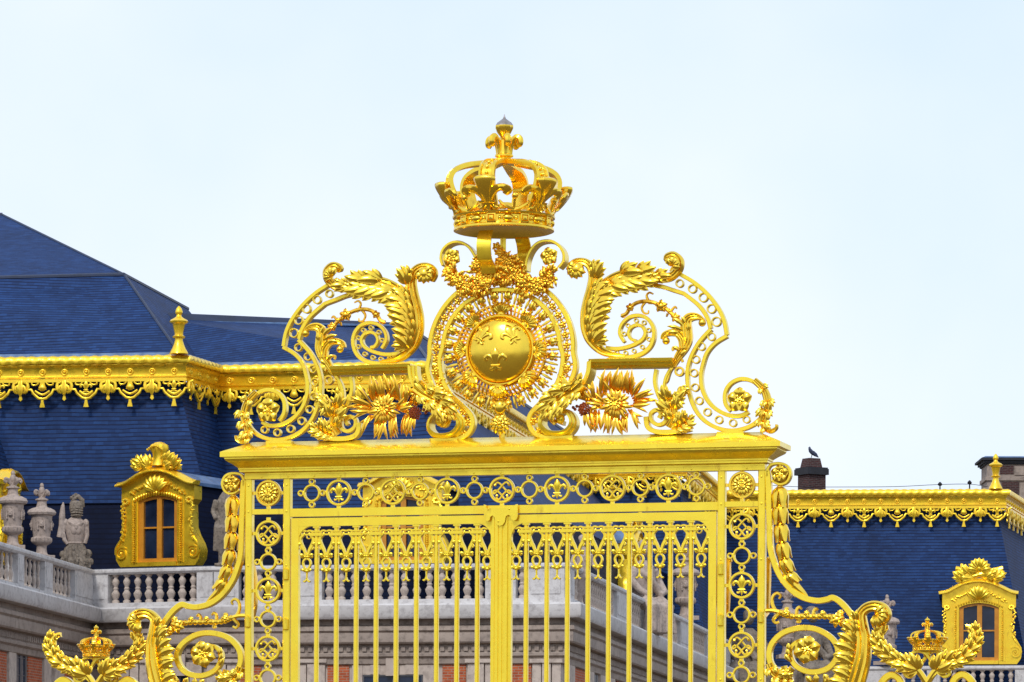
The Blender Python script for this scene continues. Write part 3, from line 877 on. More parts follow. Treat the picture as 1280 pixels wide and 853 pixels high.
# ---- flower burst under the bracket
mb = MB(); random.seed(31)
c0 = Z(A5, [(748, 505)])[0]; U = S / 6.561
for k in range(17):
    a = 2 * pi * k / 17 + 0.1
    leaflet(mb, (c0[0] + 16 * U * math.cos(a), c0[1] + 16 * U * math.sin(a)), a, random.uniform(95, 135) * U, 19 * U, 0.14, -0.15, random.uniform(-.2, .2), 0, 7, 0.012, 0.1)
for k in range(9):
    a = 2 * pi * k / 9
    leaflet(mb, c0, a, 60 * U, 16 * U, 0.17, 0.5, 0, 0, 5, 0.01, 0.3)
for k in range(12): mb.ball((c0[0] + random.uniform(-16, 16) * U, -0.19, c0[1] + random.uniform(-16, 16) * U), 6.5 * U, 6, 4)
for u, v, h, L in ((585, 400, 1.57, 150), (620, 400, 1.35, 170), (650, 380, 1.3, 180), (690, 390, 1.75, 150), (735, 370, 1.5, 160), (760, 370, 1.4, 150), (800, 370, 1.25, 170), (850, 370, 1.1, 100), (880, 390, 1.45, 190), (905, 390, 1.25, 150), (920, 420, 0.75, 150), (930, 440, 0.45, 150), (920, 460, 0.2, 150), (920, 490, 0.0, 140), (900, 520, -0.1, 150), (860, 560, -0.9, 130), (900, 560, -1.3, 130), (850, 600, -1.55, 140), (820, 600, -1.4, 120), (770, 600, -1.6, 150), (720, 600, -1.2, 150), (680, 590, -1.6, 130), (640, 560, -1.4, 170), (620, 560, -1.7, 160), (560, 560, -1.6, 150), (540, 560, -1.4, 170), (500, 570, -1.7, 130), (480, 560, -1.5, 140), (530, 480, 2.2, 110), (500, 460, 2.6, 110), (560, 440, 1.9, 110), (620, 500, 2.6, 130), (600, 520, 3.0, 120), (560, 500, 1.2, 110), (460, 480, 1.9, 100)):
    for rr_ in range(2): leaflet(mb, Z(A5, [(748 + random.uniform(-14, 14) + (u - 748) * (0.72 if u > 560 else 0.9), 505 + (v - 505) * 0.72)])[0], h + random.uniform(-.3, .3), L * U * random.uniform(1.0, 1.45), random.uniform(13, 19) * U, random.uniform(0.03, 0.12), 0.25, random.uniform(-.6, .6), 0, 7, 0.012, 0.2)
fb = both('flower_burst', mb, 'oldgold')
# brighter front flower laid over it is a part of the same bunch
cone = MB(); c1 = Z(A5, [(487, 548)])[0]
for k in range(46):
    a = k * 2.4; r = 52 * U * math.sqrt(k / 46)
    cone.ball((c1[0] + r * math.cos(a), -0.12 - 0.06 * (1 - (k / 46)), c1[1] + r * 1.1 * math.sin(a)), 9.5 * U, 7, 5)
for u, v in ((390, 530), (420, 520), (405, 545), (520, 620)):
    c = Z(A5, [(u, v)])[0]; cone.ball((c[0], -0.1, c[1]), 14 * U, 7, 5)
both('berry_cone', cone, 'copper', *fb)

# ================================================================== SUN MEDALLION
SC = Z(F2, [(418, 455)])[0]
def pol(r, a, d=0): return (SC[0] + r * math.cos(a), SC[1] + r * math.sin(a))
mb = MB(); r_in, r_out = 76.0 * S, 93.0 * S
# the two hoops run round the top and sweep out to the foot
def hoop(r, a_end, tail):
    pts = [pol(r, pi / 2 - (pi / 2 + a_end) * i / 14) for i in range(15)]
    return cr(pts[:-1] + tail, 4)
t_in = Z(F2, [(672, 482), (660, 560), (628, 622), (578, 672), (540, 715), (532, 755), (556, 795), (600, 812)])
t_out = Z(F2, [(722, 520), (704, 580), (672, 630)])
for s in (1, -1):
    for r, a_end, tl_ in ((r_in, 0.05, t_in), (r_out, 0.18, t_out)):
        q = hoop(r, a_end, tl_); q = [(SC[0] + s * (x - SC[0]), z) for x, z in q]
        mb.sweep(q, rect(0.050, 0.10, 0, 0.008))
med = mb.obj('sun_medallion', 'gold', gate)
mb = MB(); R1 = 41.5 * S
mb.lathe([(R1 * math.cos(t), 0.13 * math.sin(t) + 0.06) for t in [pi / 2 * i / 10 for i in range(11)]] , (0, 0, 0), 40)
mb.v = [(x, -z, y) for x, y, z in mb.v]
mb.sweep(circ((0, 0), R1 + 0.012, 48), rect(0.030, 0.10, 0.05, 0.01), closed=True)
o = mb.obj('disc', 'leafgold', med); o.location = (SC[0], 0, SC[1])
def onto(r0, ang, size, rot):
    m_ = place(fleur(size, 0.35), 0, 0, 0, rot)
    x0_, z0_ = r0 * math.cos(ang), r0 * math.sin(ang)
    out = []
    for x, y, z in m_.v:
        X_, Z_ = x0_ + x, z0_ + z; rr = min(0.999, math.hypot(X_, Z_) / R1)
        out.append((X_, -(0.06 + 0.13 * math.sqrt(1 - rr * rr)) + y * 1.1 - 0.008, Z_))
    m_.v = out; return m_
for ang, rot, rr_, sz_ in ((math.radians(146), -0.55, 0.225, 0.155), (math.radians(37), 0.55, 0.205, 0.155), (math.radians(-98), 0.0, 0.155, 0.165)):
    o = onto(rr_, ang, sz_, rot).obj('fleur_de_lis', 'leafgold', med); o.location = (SC[0], 0, SC[1])
# lattice collar
mb = MB()
mb.sweep(circ((0, 0), 57 * S, 56), rect(0.022, 0.06, 0.01, 0.006), closed=True)
mb.sweep(circ((0, 0), 45 * S, 56), rect(0.018, 0.06, 0.02, 0.006), closed=True)
mb.sweep(circ((0, 0), 51 * S, 56), rect(0.014, 0.05, 0.03, 0.004), closed=True)
for k in range(64):
    a = 2 * pi * k / 64; b = a + 0.07
    mb.tube([(44 * S * math.cos(a), -0.04, 44 * S * math.sin(a)), (51 * S * math.cos(a + .03), -0.055, 51 * S * math.sin(a + .03)), (58 * S * math.cos(b), -0.03, 58 * S * math.sin(b))], 0.013, 6)
o = mb.obj('lattice_collar', 'oldgold', med); o.location = (SC[0], 0, SC[1])
# eight shells
sh = MB()
for k in range(7):
    a = pi / 2 + (k - 3) * 0.30
    leaflet(sh, (0, -0.06), a, 0.145, 0.030, 0.06, -0.2, 0, 0, 6, 0.012, 0.45)
sh.ball((0, -0.07, -0.05), (0.05, 0.04, 0.035), 8, 5)
so_ = None
for k in range(8):
    a = k * pi / 4 - 0.03
    if so_ is None: so_ = sh.obj('shell', 'leafgold', med); o = so_
    else: o = dup(so_, med)
    o.location = (SC[0] + 51.5 * S * math.cos(a), 0, SC[1] + 51.5 * S * math.sin(a)); o.rotation_euler = (0, -(a - pi / 2), 0)
# rays
ry = MB(); random.seed(9)
leaflet(ry, (0, -0.045), pi / 2, .115, 0.026, 0.03, 0.15, 0, 0, 7, 0.010, 0.35)
for q in (1, -1):
    ry.ball((q * 0.026, -0.035, 0.004), (0.019, 0.02, 0.026), 8, 5); ry.ball((q * 0.030, -0.03, 0.045), (0.015, 0.016, 0.02), 8, 5)
    ry.ball((q * 0.020, -0.03, -0.040), (0.014, 0.016, 0.018), 8, 5)
ry.ball((0, -0.05, 0.012), 0.017, 7, 5); ry.tube([(0, 0, -0.06), (0, 0, 0.085)], 0.009, 5)
ry.v = [(x * 1.1, y * 1.1, z * 1.05) for x, y, z in ry.v]
ro = None
for k in range(24):
    a = 2 * pi * k / 24 + pi / 24
    if abs((a % (2 * pi)) - 3 * pi / 2) < 0.2: pass
    if ro is None: ro = ry.obj('sun_ray', 'leafgold', med); o = ro
    else: o = dup(ro, med)
    o.location = (SC[0] + 66 * S * math.cos(a), 0, SC[1] + 66 * S * math.sin(a)); o.rotation_euler = (0, -(a - pi / 2), 0)
wm = MB()
for k in range(48):
    a = 2 * pi * k / 48
    if abs(a - 3 * pi / 2) < 0.12: continue
    wm.tube([(58 * S * math.cos(a), 0, 58 * S * math.sin(a)), (67 * S * math.cos(a), -0.015, 67 * S * math.sin(a)), (75 * S * math.cos(a), 0, 75 * S * math.sin(a))], [0.010, 0.016, 0.008], 6)
o = wm.obj('radiating_spokes', 'leafgold', med); o.location = (SC[0], 0, SC[1])
# small flowers between the hoops
fl = MB()
for k in range(5): fl.ball((0.026 * math.cos(k * 1.256 + .3), -0.03, 0.026 * math.sin(k * 1.256 + .3)), (0.017, 0.014, 0.017), 8, 5)
fl.ball((0, -0.045, 0), 0.014, 7, 5); fl.tube([(0, 0, -0.075), (0, 0, 0.075)], 0.008, 5)
for s in (1, -1): fl.tube(cr([(0, 0, 0.05), (s * 0.03, -0.01, 0.062), (s * 0.045, -0.01, 0.045)], 4), 0.008, 5)
fl.v = [(x * 1.05, y * 1.1, z * 1.05) for x, y, z in fl.v]
fo = None
spots = [(84.5 * S, pi / 2 - s * (0.10 + 0.158 * k)) for k in range(13) for s in (1, -1)]
pl_ = [((SC[0] + r * math.cos(a), SC[1] + r * math.sin(a)), a) for r, a in spots]
for s in (1, -1):
    for u, v in ((690, 530), (672, 578), (650, 622), (612, 660), (572, 700), (552, 745), (575, 785)):
        x, z = Z(F2, [(u, v)])[0]; pl_.append(((SC[0] + s * (x - SC[0]), z), -0.6 if s > 0 else pi + .6))
for (x, z), a in pl_:
    if fo is None: fo = fl.obj('hoop_flower', 'leafgold', med); o = fo
    else: o = dup(fo, med)
    o.location = (x, 0, z); o.rotation_euler = (0, -a, 0)
# pendant flower at the foot
mb = MB(); c = Z(F2, [(418, 758)])[0]
for k in range(12):
    a = 2 * pi * k / 12; leaflet(mb, c, a, 13.5 * S, 0.035, 0.05, 0.1, 0, 2, 6, 0.01, 0.3)
for k in range(8):
    a = 2 * pi * k / 8 + .2; leaflet(mb, c, a, 8 * S, 0.028, 0.08, 0.3, 0, 0, 5, 0.01, 0.4)
mb.ball((c[0], -0.10, c[1]), 0.03, 8, 5)
c2 = Z(F2, [(418, 682)])[0]
for k in range(5):
    leaflet(mb, (c2[0], c2[1] - 0.06), pi / 2 + (k - 2) * 0.45, 0.13, 0.035, 0.06, -0.1, 0, 2, 6, 0.012, 0.4)
mb.ball((c2[0], -0.08, c2[1] - 0.02), (0.07, 0.05, 0.08), 10, 6)
zb = Z(F2, [(418, 812)])[0]
mb.tube([(c2[0], 0, c2[1] + 0.1), (c[0], 0, c[1]), (zb[0], 0, zb[1] - 0.02)], 0.03, 7)
mb.obj('pendant_flower', 'leafgold', med)

# ================================================================== CROWN AND ITS SUPPORTS
mb = MB()
loops = [cr(Z(A6, [(850, 352), (852, 290), (870, 220), (905, 155), (955, 108), (1020, 88), (1090, 96), (1150, 140), (1185, 205), (1180, 275), (1140, 325)]), 5),
         cr(Z(A6, [(432, 352), (425, 290), (395, 220), (350, 150), (290, 108), (225, 98), (160, 120), (110, 175), (96, 245), (112, 305)]), 5)]
for q in loops: mb.sweep(q, rect(0.030, 0.17, 0, 0.006))
# front and rear straps, facing the viewer
for yy, u0 in ((-0.30, 540), (0.30, 745)):
    x, z = Z(A6, [(u0, 170)])[0]; zt = Z(A6, [(u0, 30)])[0][1]; sg = -1 if yy < 0 else 1
    pth = [(x, sg * (abs(yy) + dy), z + dz) for dy, dz in ((-0.16, -0.25), (-0.08, -0.17), (0.02, -0.12), (0.06, 0.0), (0.03, 0.10), (-0.05, 0.17))]
    R_ = []
    q = cr([tuple(p) for p in pth], 5)
    for i, p in enumerate(q):
        a_, b_ = Vector(q[max(0, i - 1)]), Vector(q[min(len(q) - 1, i + 1)]); T = (b_ - a_).normalized(); N = T.cross(Vector((1, 0, 0)))
        P_ = Vector(p)
        R_.append([P_ + Vector((-0.075, 0, 0)) - N * 0.012, P_ + Vector((-0.075, 0, 0)) + N * 0.012, P_ + Vector((0.075, 0, 0)) + N * 0.012, P_ + Vector((0.075, 0, 0)) - N * 0.012])
    mb.rings(R_)
x, z0_ = Z(A6, [(630, 545)])[0]; z1_ = Z(A6, [(630, 60)])[0][1]
mb.tube([(x, 0, z0_), (x, 0, z1_)], 0.032, 10)
for zz in (0.15, 0.35): mb.lathe([(0.03, -0.03), (0.05, 0), (0.03, 0.03)], (x, 0, z0_ + (z1_ - z0_) * zz), 12)
for u0 in (505, 770):
    xx = Z(A6, [(u0, 300)])[0][0]
sup = mb.obj('crown_support', 'gold', gate)
for s, (u, v) in ((1, (1062, 228)), (-1, (198, 238))):
    mb = MB(); c = Z(A6, [(u, v)])[0]; rosette(mb, (0, 0), 11.5 * S, 0.05, 5, rot=0.5 * s)
    mb.ball((0, -0.03, 0), (0.075, 0.05, 0.075), 10, 6)
    o = mb.obj('rosette', 'leafgold', sup); o.location = (c[0], -0.03, c[1])
# garland of small flowers and leaves
def garland(pts, rad, n, seed, d=0.12):
    random.seed(seed); mb = MB(); q = cr(pts, 10); m = len(q)
    mb.tube([(x, -d * 0.6, z) for x, z in q], [max(0.02, rad * 0.45) for _ in q], 8)
    for k in range(n):
        i = int((k + random.random()) / n * (m - 1)); x, z = q[i]
        a = random.uniform(0, 2 * pi); r = rad * random.uniform(0.1, 0.8)
        c = (x + r * math.cos(a), z + r * math.sin(a)); dd = d * random.uniform(0.6, 1.2) * (1 - 0.4 * r / rad)
        kind = random.random()
        if kind < 0.35:
            mb.ball((c[0], -dd, c[1]), random.uniform(0.018, 0.035), 7, 5)
            for j in range(5): leaflet(mb, c, j * 1.256 + a, random.uniform(.04, .06), 0.016, dd, 0.4, 0, 0, 5, 0.006, 0.4)
        elif kind < 0.9:
            leaflet(mb, c, a + random.uniform(-.6, .6), random.uniform(0.06, 0.11), random.uniform(0.016, 0.028), dd, random.uniform(.1, .6), random.uniform(-.9, .9), 2, 6, 0.007, 0.4)
        else:
            mb.ball((c[0], -dd, c[1]), random.uniform(0.03, 0.045), 8, 6)
    return mb
gl = garland(Z(A6, [(160, 330), (205, 410), (260, 460), (340, 500), (430, 470), (520, 440), (610, 400)]), 0.070, 130, 41)
gl.join(garland(Z(A6, [(300, 545), (380, 540), (480, 480), (590, 440)]), 0.045, 50, 42))
gl.join(garland(Z(A6, [(420, 290), (425, 350), (420, 430)]), 0.06, 32, 45))
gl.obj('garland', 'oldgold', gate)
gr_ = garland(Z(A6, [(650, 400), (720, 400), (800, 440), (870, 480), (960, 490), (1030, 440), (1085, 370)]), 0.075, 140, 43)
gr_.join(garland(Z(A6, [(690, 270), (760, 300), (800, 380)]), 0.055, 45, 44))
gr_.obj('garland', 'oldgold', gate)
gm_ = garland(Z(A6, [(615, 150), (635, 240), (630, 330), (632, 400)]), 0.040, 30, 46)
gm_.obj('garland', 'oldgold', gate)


def crown(parent, x0, cz, scl, nfl, phi0, mat, ring_bottom=True, seg=64):
    """royal crown in units of photo pixels; cz(py) gives the height of photo row py at the crown's axis"""
    k = S * scl
    mb = MB(); zb = cz(289)
    prof = [(0.0, zb + 11 * k), (22 * k, zb + 10 * k), (40 * k, zb + 7.5 * k), (53 * k, zb + 3 * k), (58 * k, zb - 0.2 * k), (60.5 * k, zb - 1.5 * k), (63 * k, zb - 0.5 * k), (63 * k, zb + 2 * k), (60 * k, zb + 3.4 * k), (58.5 * k, zb + 4 * k), (58.5 * k, zb + 13 * k), (61 * k, zb + 13.6 * k), (64 * k, zb + 15 * k), (64.5 * k, zb + 17 * k), (61 * k, zb + 18.6 * k), (56 * k, zb + 18.8 * k), (54 * k, zb + 16 * k), (54 * k, zb + 8 * k), (40 * k, zb + 11 * k), (0, zb + 13 * k)]
    mb.lathe(prof, (x0, 0, 0), seg)
    root = mb.obj('crown', mat, parent, 30)
    # jewels round the band
    zg = zb + 8.6 * k; n = 18
    jm = MB()
    for q in range(n):
        a = 2 * pi * q / n
        er, et = Vector((math.sin(a), -math.cos(a), 0)), Vector((math.cos(a), math.sin(a), 0))
        c = Vector((x0, 0, zg)) + er * (58.5 * k)
        if q % 2:
            j = MB(); j.ball((0, 0, 0), (7.4 * k, 5.4 * k, 5.0 * k), 12, 7)
        else:
            j = MB(); j.lathe([(7.6 * k, -1 * k), (7.6 * k, 3.2 * k), (5.8 * k, 3.6 * k), (5.2 * k, 1.8 * k), (3.6 * k, 4.2 * k), (0.2 * k, 5.0 * k)], (0, 0, 0), 4)
            j.v = [((x - y) * 0.7071 * 1.05, -z, (x + y) * 0.7071) for x, y, z in j.v]
        jm.add([c + et * x - er * y + Vector((0, 0, z)) for x, y, z in j.v], j.f)
        a2 = a + pi / n
        c2 = Vector((x0 + 58.8 * k * math.sin(a2), -58.8 * k * math.cos(a2), zg)); jm.ball(c2, 2.8 * k, 8, 5)
    jm.obj('jewel_band', mat, root)
    # fleurs and arches
    zs = zb + 17 * k
    fl = fleur(34 * k, 0.80, True); fl.v = [(x * 1.08, y, z * 0.80) for x, y, z in fl.v]
    am = MB()
    arc = cr([(55, 0), (58.5, 12), (65, 26), (69.5, 38), (69.5, 48), (63, 57), (48, 63.5), (26, 67), (5, 70)], 4)
    R_ = []
    for i, (r, z) in enumerate(arc):
        a_, b_ = arc[max(0, i - 1)], arc[min(len(arc) - 1, i + 1)]
        L = math.hypot(b_[0] - a_[0], b_[1] - a_[1]); nr, nz_ = (b_[1] - a_[1]) / L, -(b_[0] - a_[0]) / L
        nr, nz_ = (nr, -nz_) if False else (nr, nz_)
        hw = 10.2 * min(1.0, 0.42 + r / 75.0)
        sec = [(-1, -3.4), (-1, 1.8), (-.72, 3.0), (-.58, 0.2), (.58, 0.2), (.72, 3.0), (1, 1.8), (1, -3.4)]
        R_.append([((r + nr * o_) * k, q * hw * k, (z + nz_ * o_) * k) for q, o_ in sec])
    am.rings(R_)
    for i in range(6, len(arc) - 4, 3):
        r, z = arc[i]; a_, b_ = arc[i - 1], arc[i + 1]; L = math.hypot(b_[0] - a_[0], b_[1] - a_[1]); nr, nz_ = (b_[1] - a_[1]) / L, -(b_[0] - a_[0]) / L
        am.ball(((r + nr * 1.2) * k, 0, (z + nz_ * 1.2) * k), 2.4 * k, 8, 5)
    fo = ao = po = None
    for q in range(nfl):
        a = phi0 + 2 * pi * q / nfl
        def wrap(p, a=a, r0=59.0 * k):
            b = max(0.0, p.z + 8 * k)
            rr = r0 + 18.0 * k * math.sin(min(1.0, b / (34 * k)) * pi / 2) - p.y * 1.0 + 2.0 * k
            th = a + p.x / (r0 + 6 * k)
            return Vector((x0 + rr * math.sin(th), -rr * math.cos(th), zs + p.z + 13 * k))
        fm = fl.copy().map(wrap); fm.obj('fleur_de_lis', mat, root)
        am2 = am.copy().map(lambda p, a=a: Vector((x0 + p.x * math.sin(a) + p.y * math.cos(a), -p.x * math.cos(a) + p.y * math.sin(a), zs + p.z)))
        am2.obj('arch', mat, root)
        # little stems with pearls in between
        b = a + pi / nfl; pm_ = MB()
        pt = lambda r, th, z: (x0 + r * k * math.sin(th), -r * k * math.cos(th), zs + z * k)
        pm_.tube([pt(59, b, 0), pt(61, b, 8), pt(64, b, 15)], 1.8 * k, 6); pm_.ball(pt(65, b, 18), 4.2 * k, 9, 6)
        for s in (1, -1):
            pm_.tube([pt(59, b, 2), pt(61, b + s * 0.12, 4), pt(62, b + s * 0.26, 9), pt(62, b + s * 0.31, 13)], [2.6 * k, 2.6 * k, 2.2 * k, 1.4 * k], 6)
        pm_.obj('pearl', mat, root)
    # finial: collar, ring of curled petals and a fluted bud
    fm = MB(); zt = zs + 68 * k
    fm.lathe([(6 * k, 0), (9 * k, 3 * k), (8 * k, 6 * k), (11.5 * k, 8 * k), (11.5 * k, 10 * k), (9.5 * k, 11 * k), (9 * k, 14 * k), (8.5 * k, 28 * k), (3 * k, 31 * k)], (x0, 0, zt), 20)
    for q in range(6):
        a = phi0 + pi / 6 + 2 * pi * q / 6
        pts = [(8.5, 11), (9.5, 20), (12, 28), (16, 31.5), (20, 29), (20.5, 23), (17.5, 20)]
        c = cr([(x0 + r * k * math.sin(a), -r * k * math.cos(a), zt + z * k, wd_ * k) for (r, z), wd_ in zip(pts, (2.2, 2.6, 3.4, 4.2, 4.6, 4.2, 2.2))], 4)
        fm.tube([p[:3] for p in c], [p[3] for p in c], 8)
    fm.obj('finial', mat, root)
    bp = [(2.5, 28), (4, 32), (8, 37), (11, 43), (11, 46.5), (9, 50), (5, 53), (2, 55.5), (1.0, 58), (0.3, 61)]
    ff = lambda q, th: 1 + 0.05 * math.cos(10 * th)
    bm_ = MB(); bm_.lathe([(a * k, b * k) for a, b in bp[:5]], (x0, 0, zt), 40, mod=ff)
    bo_ = bm_.obj('bud', mat, root)
    bm_ = MB(); bm_.lathe([(a * k, b * k) for a, b in bp[4:]], (x0, 0, zt), 40, mod=lambda q, th: ff(q, th) if q < 3 else 1)
    bm_.obj('bud_tip', 'worn' if scl > .5 else mat, root)
    return root


cxp = g(630, 250)[0]
crown(gate, cxp, lambda py: gz(630, py), 1.0, 6, math.radians(-3), 'leafgold')

# ================================================================== SIDE SCROLLS beside the posts
mb = MB()
strap = Z(C2, [(425, 262), (432, 320), (436, 480), (440, 600)]) + Z(C7, [(66, 20), (88, 110), (124, 195), (185, 275), (262, 330), (350, 352), (412, 345), (455, 334), (510, 372), (560, 432), (590, 480)])
mb.sweep(cr(strap, 6), rect(7.2 * S, 0.085, 0, 0.006))
c = Z(C2, [(510, 282)])[0]
vs = cr(Z(C2, [(426, 300), (428, 255), (450, 222), (500, 212), (555, 228), (578, 280), (555, 335), (505, 350), (458, 325)]), 5)
mb.sweep(vs, rect(3.6 * S, 0.085, 0, 0.005))
for v in (465, 505):
    q = Z(C2, [(418, v)])[0]; mb.box((q[0], 0, q[1]), (0.09, 0.05, 0.022))
ell = Z(C7, [(120, 800), (70, 740), (60, 670), (85, 605), (150, 548), (250, 520), (350, 528), (440, 580), (482, 650), (468, 720), (410, 775), (320, 792), (240, 765), (198, 715), (192, 650), (225, 610), (265, 600)])
mb.sweep(cr(ell, 7), wrect(lambda t: (7.0 - 2.5 * max(0, t - .72) / .28) * S, 0.085, 0, 0.006))
# lower continuation down to the ground
mb.sweep(cr(Z(C7, [(640, 800), (600, 900), (520, 1000), (350, 1060), (120, 1080), (60, 1200), (60, 1500), (120, 2600), (140, 3900)]), 6), rect(7.2 * S, 0.085, 0, 0.006))
scr = both('side_scroll', mb, 'gold')
rs = MB(); rosette(rs, c, 11.2 * S, 0.035, 5); rs.ball((c[0], 0, c[1]), (0.09, 0.04, 0.09), 10, 6); both('rosette', rs, 'leafgold', *scr)
rs = MB(); c = Z(C7, [(298, 655)])[0]; rosette(rs, c, 17.0 * S, 0.05, 6); rs.ball((c[0], -0.02, c[1]), (0.09, 0.05, 0.09), 10, 6); both('rosette', rs, 'leafgold', *scr)
# husk garland
hk = MB()
husk = Z(C2, [(505, 362), (503, 395), (505, 500), (513, 620), (522, 735)]) + Z(C7, [(138, 30), (158, 120), (198, 205), (240, 265), (296, 325)])
cc = [(0, 612, 24), (0, 634, 24), (0, 657, 24), (0, 679, 22)]
hpts = cr(husk, 8)
mid = [(975.2, 623), (975.5, 644), (977, 667), (979.5, 689), (983.5, 708), (990.5, 724)]
for i, (px_, py_) in enumerate(mid):
    x, z = g(px_, py_); nx_ = mid[i + 1] if i < 5 else (1003, 738)
    x2, z2 = g(*nx_); ang = math.atan2(z2 - z, x2 - x) + pi / 2
    L = (23 - 1.2 * i) * S; wdt = (9.4 - 0.35 * i) * S
    b = MB()
    b.lathe([(wdt * 0.35, L * 0.55), (wdt * 0.62, L * 0.42), (wdt * 0.80, L * 0.1), (wdt * 0.72, -L * 0.2), (wdt * 0.5, -L * 0.42), (wdt * 0.15, -L * 0.5)], (0, 0, 0), 14)
    for q in range(5):
        a = 2 * pi * q / 5 + 0.3
        pth = [(wdt * r_ * math.cos(a), wdt * r_ * math.sin(a), L * z_) for r_, z_ in ((0.4, 0.58), (0.78, 0.42), (0.98, 0.1), (0.95, -0.25), (1.02, -0.52))]
        b.leaf(pth, lambda t: wdt * (0.22 + 0.34 * math.sin(pi * min(1, t + .1))), 0.3, 0.05, 1, th=0.01, m=2, nrm=(math.cos(a), math.sin(a), 0))
    b.ball((0, 0, L * 0.6), wdt * 0.42, 8, 5)
    place(b, x, 0, z, ang); hk.join(b)
tl_ = cr([(*g(992, 730), 5.5), (*g(999, 737), 4.6), (*g(1005, 742), 3.0), (*g(1009.5, 745.5), 1.0)], 4)
hk.tube([(a, 0, b) for a, b, _ in tl_], [r * S for _, _, r in tl_], 8)
both('husk_garland', hk, 'leafgold', *scr)
# vine
vn = MB(); random.seed(6)
q = cr(Z(C7, [(36, 412), (80, 412), (130, 425), (180, 445), (260, 447), (350, 447), (430, 450), (475, 465), (515, 492), (550, 530)]), 5)
vn.tube([(x, 0, z) for x, z in q], 0.024, 7)
for i in range(10, len(q) - 8, 1):
    if i % 2 == 0: vn.ball((q[i][0], 0, q[i][1]), 0.034, 7, 5)
for pts in ([(95, 415), (75, 370), (80, 325), (105, 305), (128, 320), (118, 340)], [(120, 425), (95, 450), (82, 470), (95, 488), (118, 480)], [(225, 440), (228, 405), (245, 390), (258, 405)], [(330, 440), (332, 415), (345, 398), (358, 410)], [(235, 455), (245, 480), (225, 478)], [(290, 440), (280, 420)], [(390, 445), (400, 425)], [(165, 425), (160, 400), (178, 400)]):
    qq = cr(Z(C7, pts), 4); vn.tube([(x, 0, z) for x, z in qq], [0.022 - 0.010 * i / len(qq) for i in range(len(qq))], 6)
for u, v, r in ((478, 470, 42), (500, 430, 22), (525, 498, 26), (165, 430, 24), (290, 430, 18), (390, 430, 18)):
    c = Z(C7, [(u, v)])[0]; rr = r / 4.933 * S; vn.ball((c[0], -0.01, c[1]), rr * .75, 9, 6)
    for k in range(6): leaflet(vn, c, k * 1.05 + 0.3, rr * 1.2, rr * 0.4, 0.01, 0.2, 0, 0, 5, 0.008, 0.5)
both('berry_vine', vn, 'leafgold', *scr)
# big acanthus trunk rolling over outwards
tr = MB(); random.seed(7)
tk = cr(Z(C7, [(555, 1000), (580, 900), (610, 800), (634, 700), (640, 600), (628, 510), (625, 440), (655, 400), (705, 385), (755, 400), (772, 440), (750, 476), (715, 470)]), 5)
def twk(t):
    pts = [(0, 62), (0.2, 60), (0.4, 46), (0.55, 32), (0.68, 36), (0.82, 44), (0.93, 34), (1, 14)]
    for (a, b), (c_, d_) in zip(pts, pts[1:]):
        if t <= c_: return (b + (d_ - b) * (t - a) / (c_ - a)) / 4.933 * S * 0.9
    return 14 / 4.933 * S
acanthus(tr, tk, twk, 1, (), 0.1, 0.06, flutes=3, dep=0.09)
for u, v, h, L, w_ in ((600, 520, 2.3, 80, 26), (600, 560, 2.2, 100, 30), (595, 620, 2.35, 110, 34), (590, 660, 2.6, 120, 34), (585, 700, 2.8, 110, 34), (580, 740, 2.5, 110, 34), (575, 790, 2.7, 100, 34), (570, 830, 2.5, 110, 36), (560, 880, 2.6, 120, 36), (610, 470, 1.9, 60, 20), (590, 600, 1.9, 80, 26)):
    frond(tr, Z(C7, [(u, v)])[0], h, L / 4.933 * S * 1.1, w_ / 4.933 * S, 0.07, 0.5, 0.5, 8, 0.28)
for k in range(6):
    a = 0.9 - k * 0.5
    leaflet(tr, Z(C7, [(725, 440)])[0], a, 80 / 4.933 * S, 30 / 4.933 * S, 0.09, 0.1, -0.5, 2, 6, 0.012, 0.4)
for u, v, h in ((330, 835, 2.2), (350, 840, 1.4), (430, 830, 2.0), (470, 830, 1.3), (500, 820, 1.8), (400, 845, 1.0)):
    leaflet(tr, Z(C7, [(u, v + 25)])[0], h, 0.10, 0.04, 0.04, 0.4, 0.4, 2)
both('acanthus_leaf', tr, 'leafgold', *scr)
lf = MB(); random.seed(17)
acanthus(lf, cr(Z(C7, [(60, 740), (80, 790), (120, 825), (170, 838), (205, 830)]), 5), lambda t: (24 - 8 * t) / 4.933 * S, 4, (1, -1), 0.08, 0.04, 0.7)
qq = cr(Z(C7, [(205, 765), (185, 785), (160, 780), (152, 755)]), 4); lf.tube([(x, -.03, z) for x, z in qq], 0.035, 7)
for (u, v, h) in ((198, 700, 2.2), (196, 670, 2.0), (200, 725, 2.5)): leaflet(lf, Z(C7, [(u, v)])[0], h, 0.10, 0.03, 0.05, .3, -.4, 2)
both('acanthus_leaf', lf, 'leafgold', *scr)

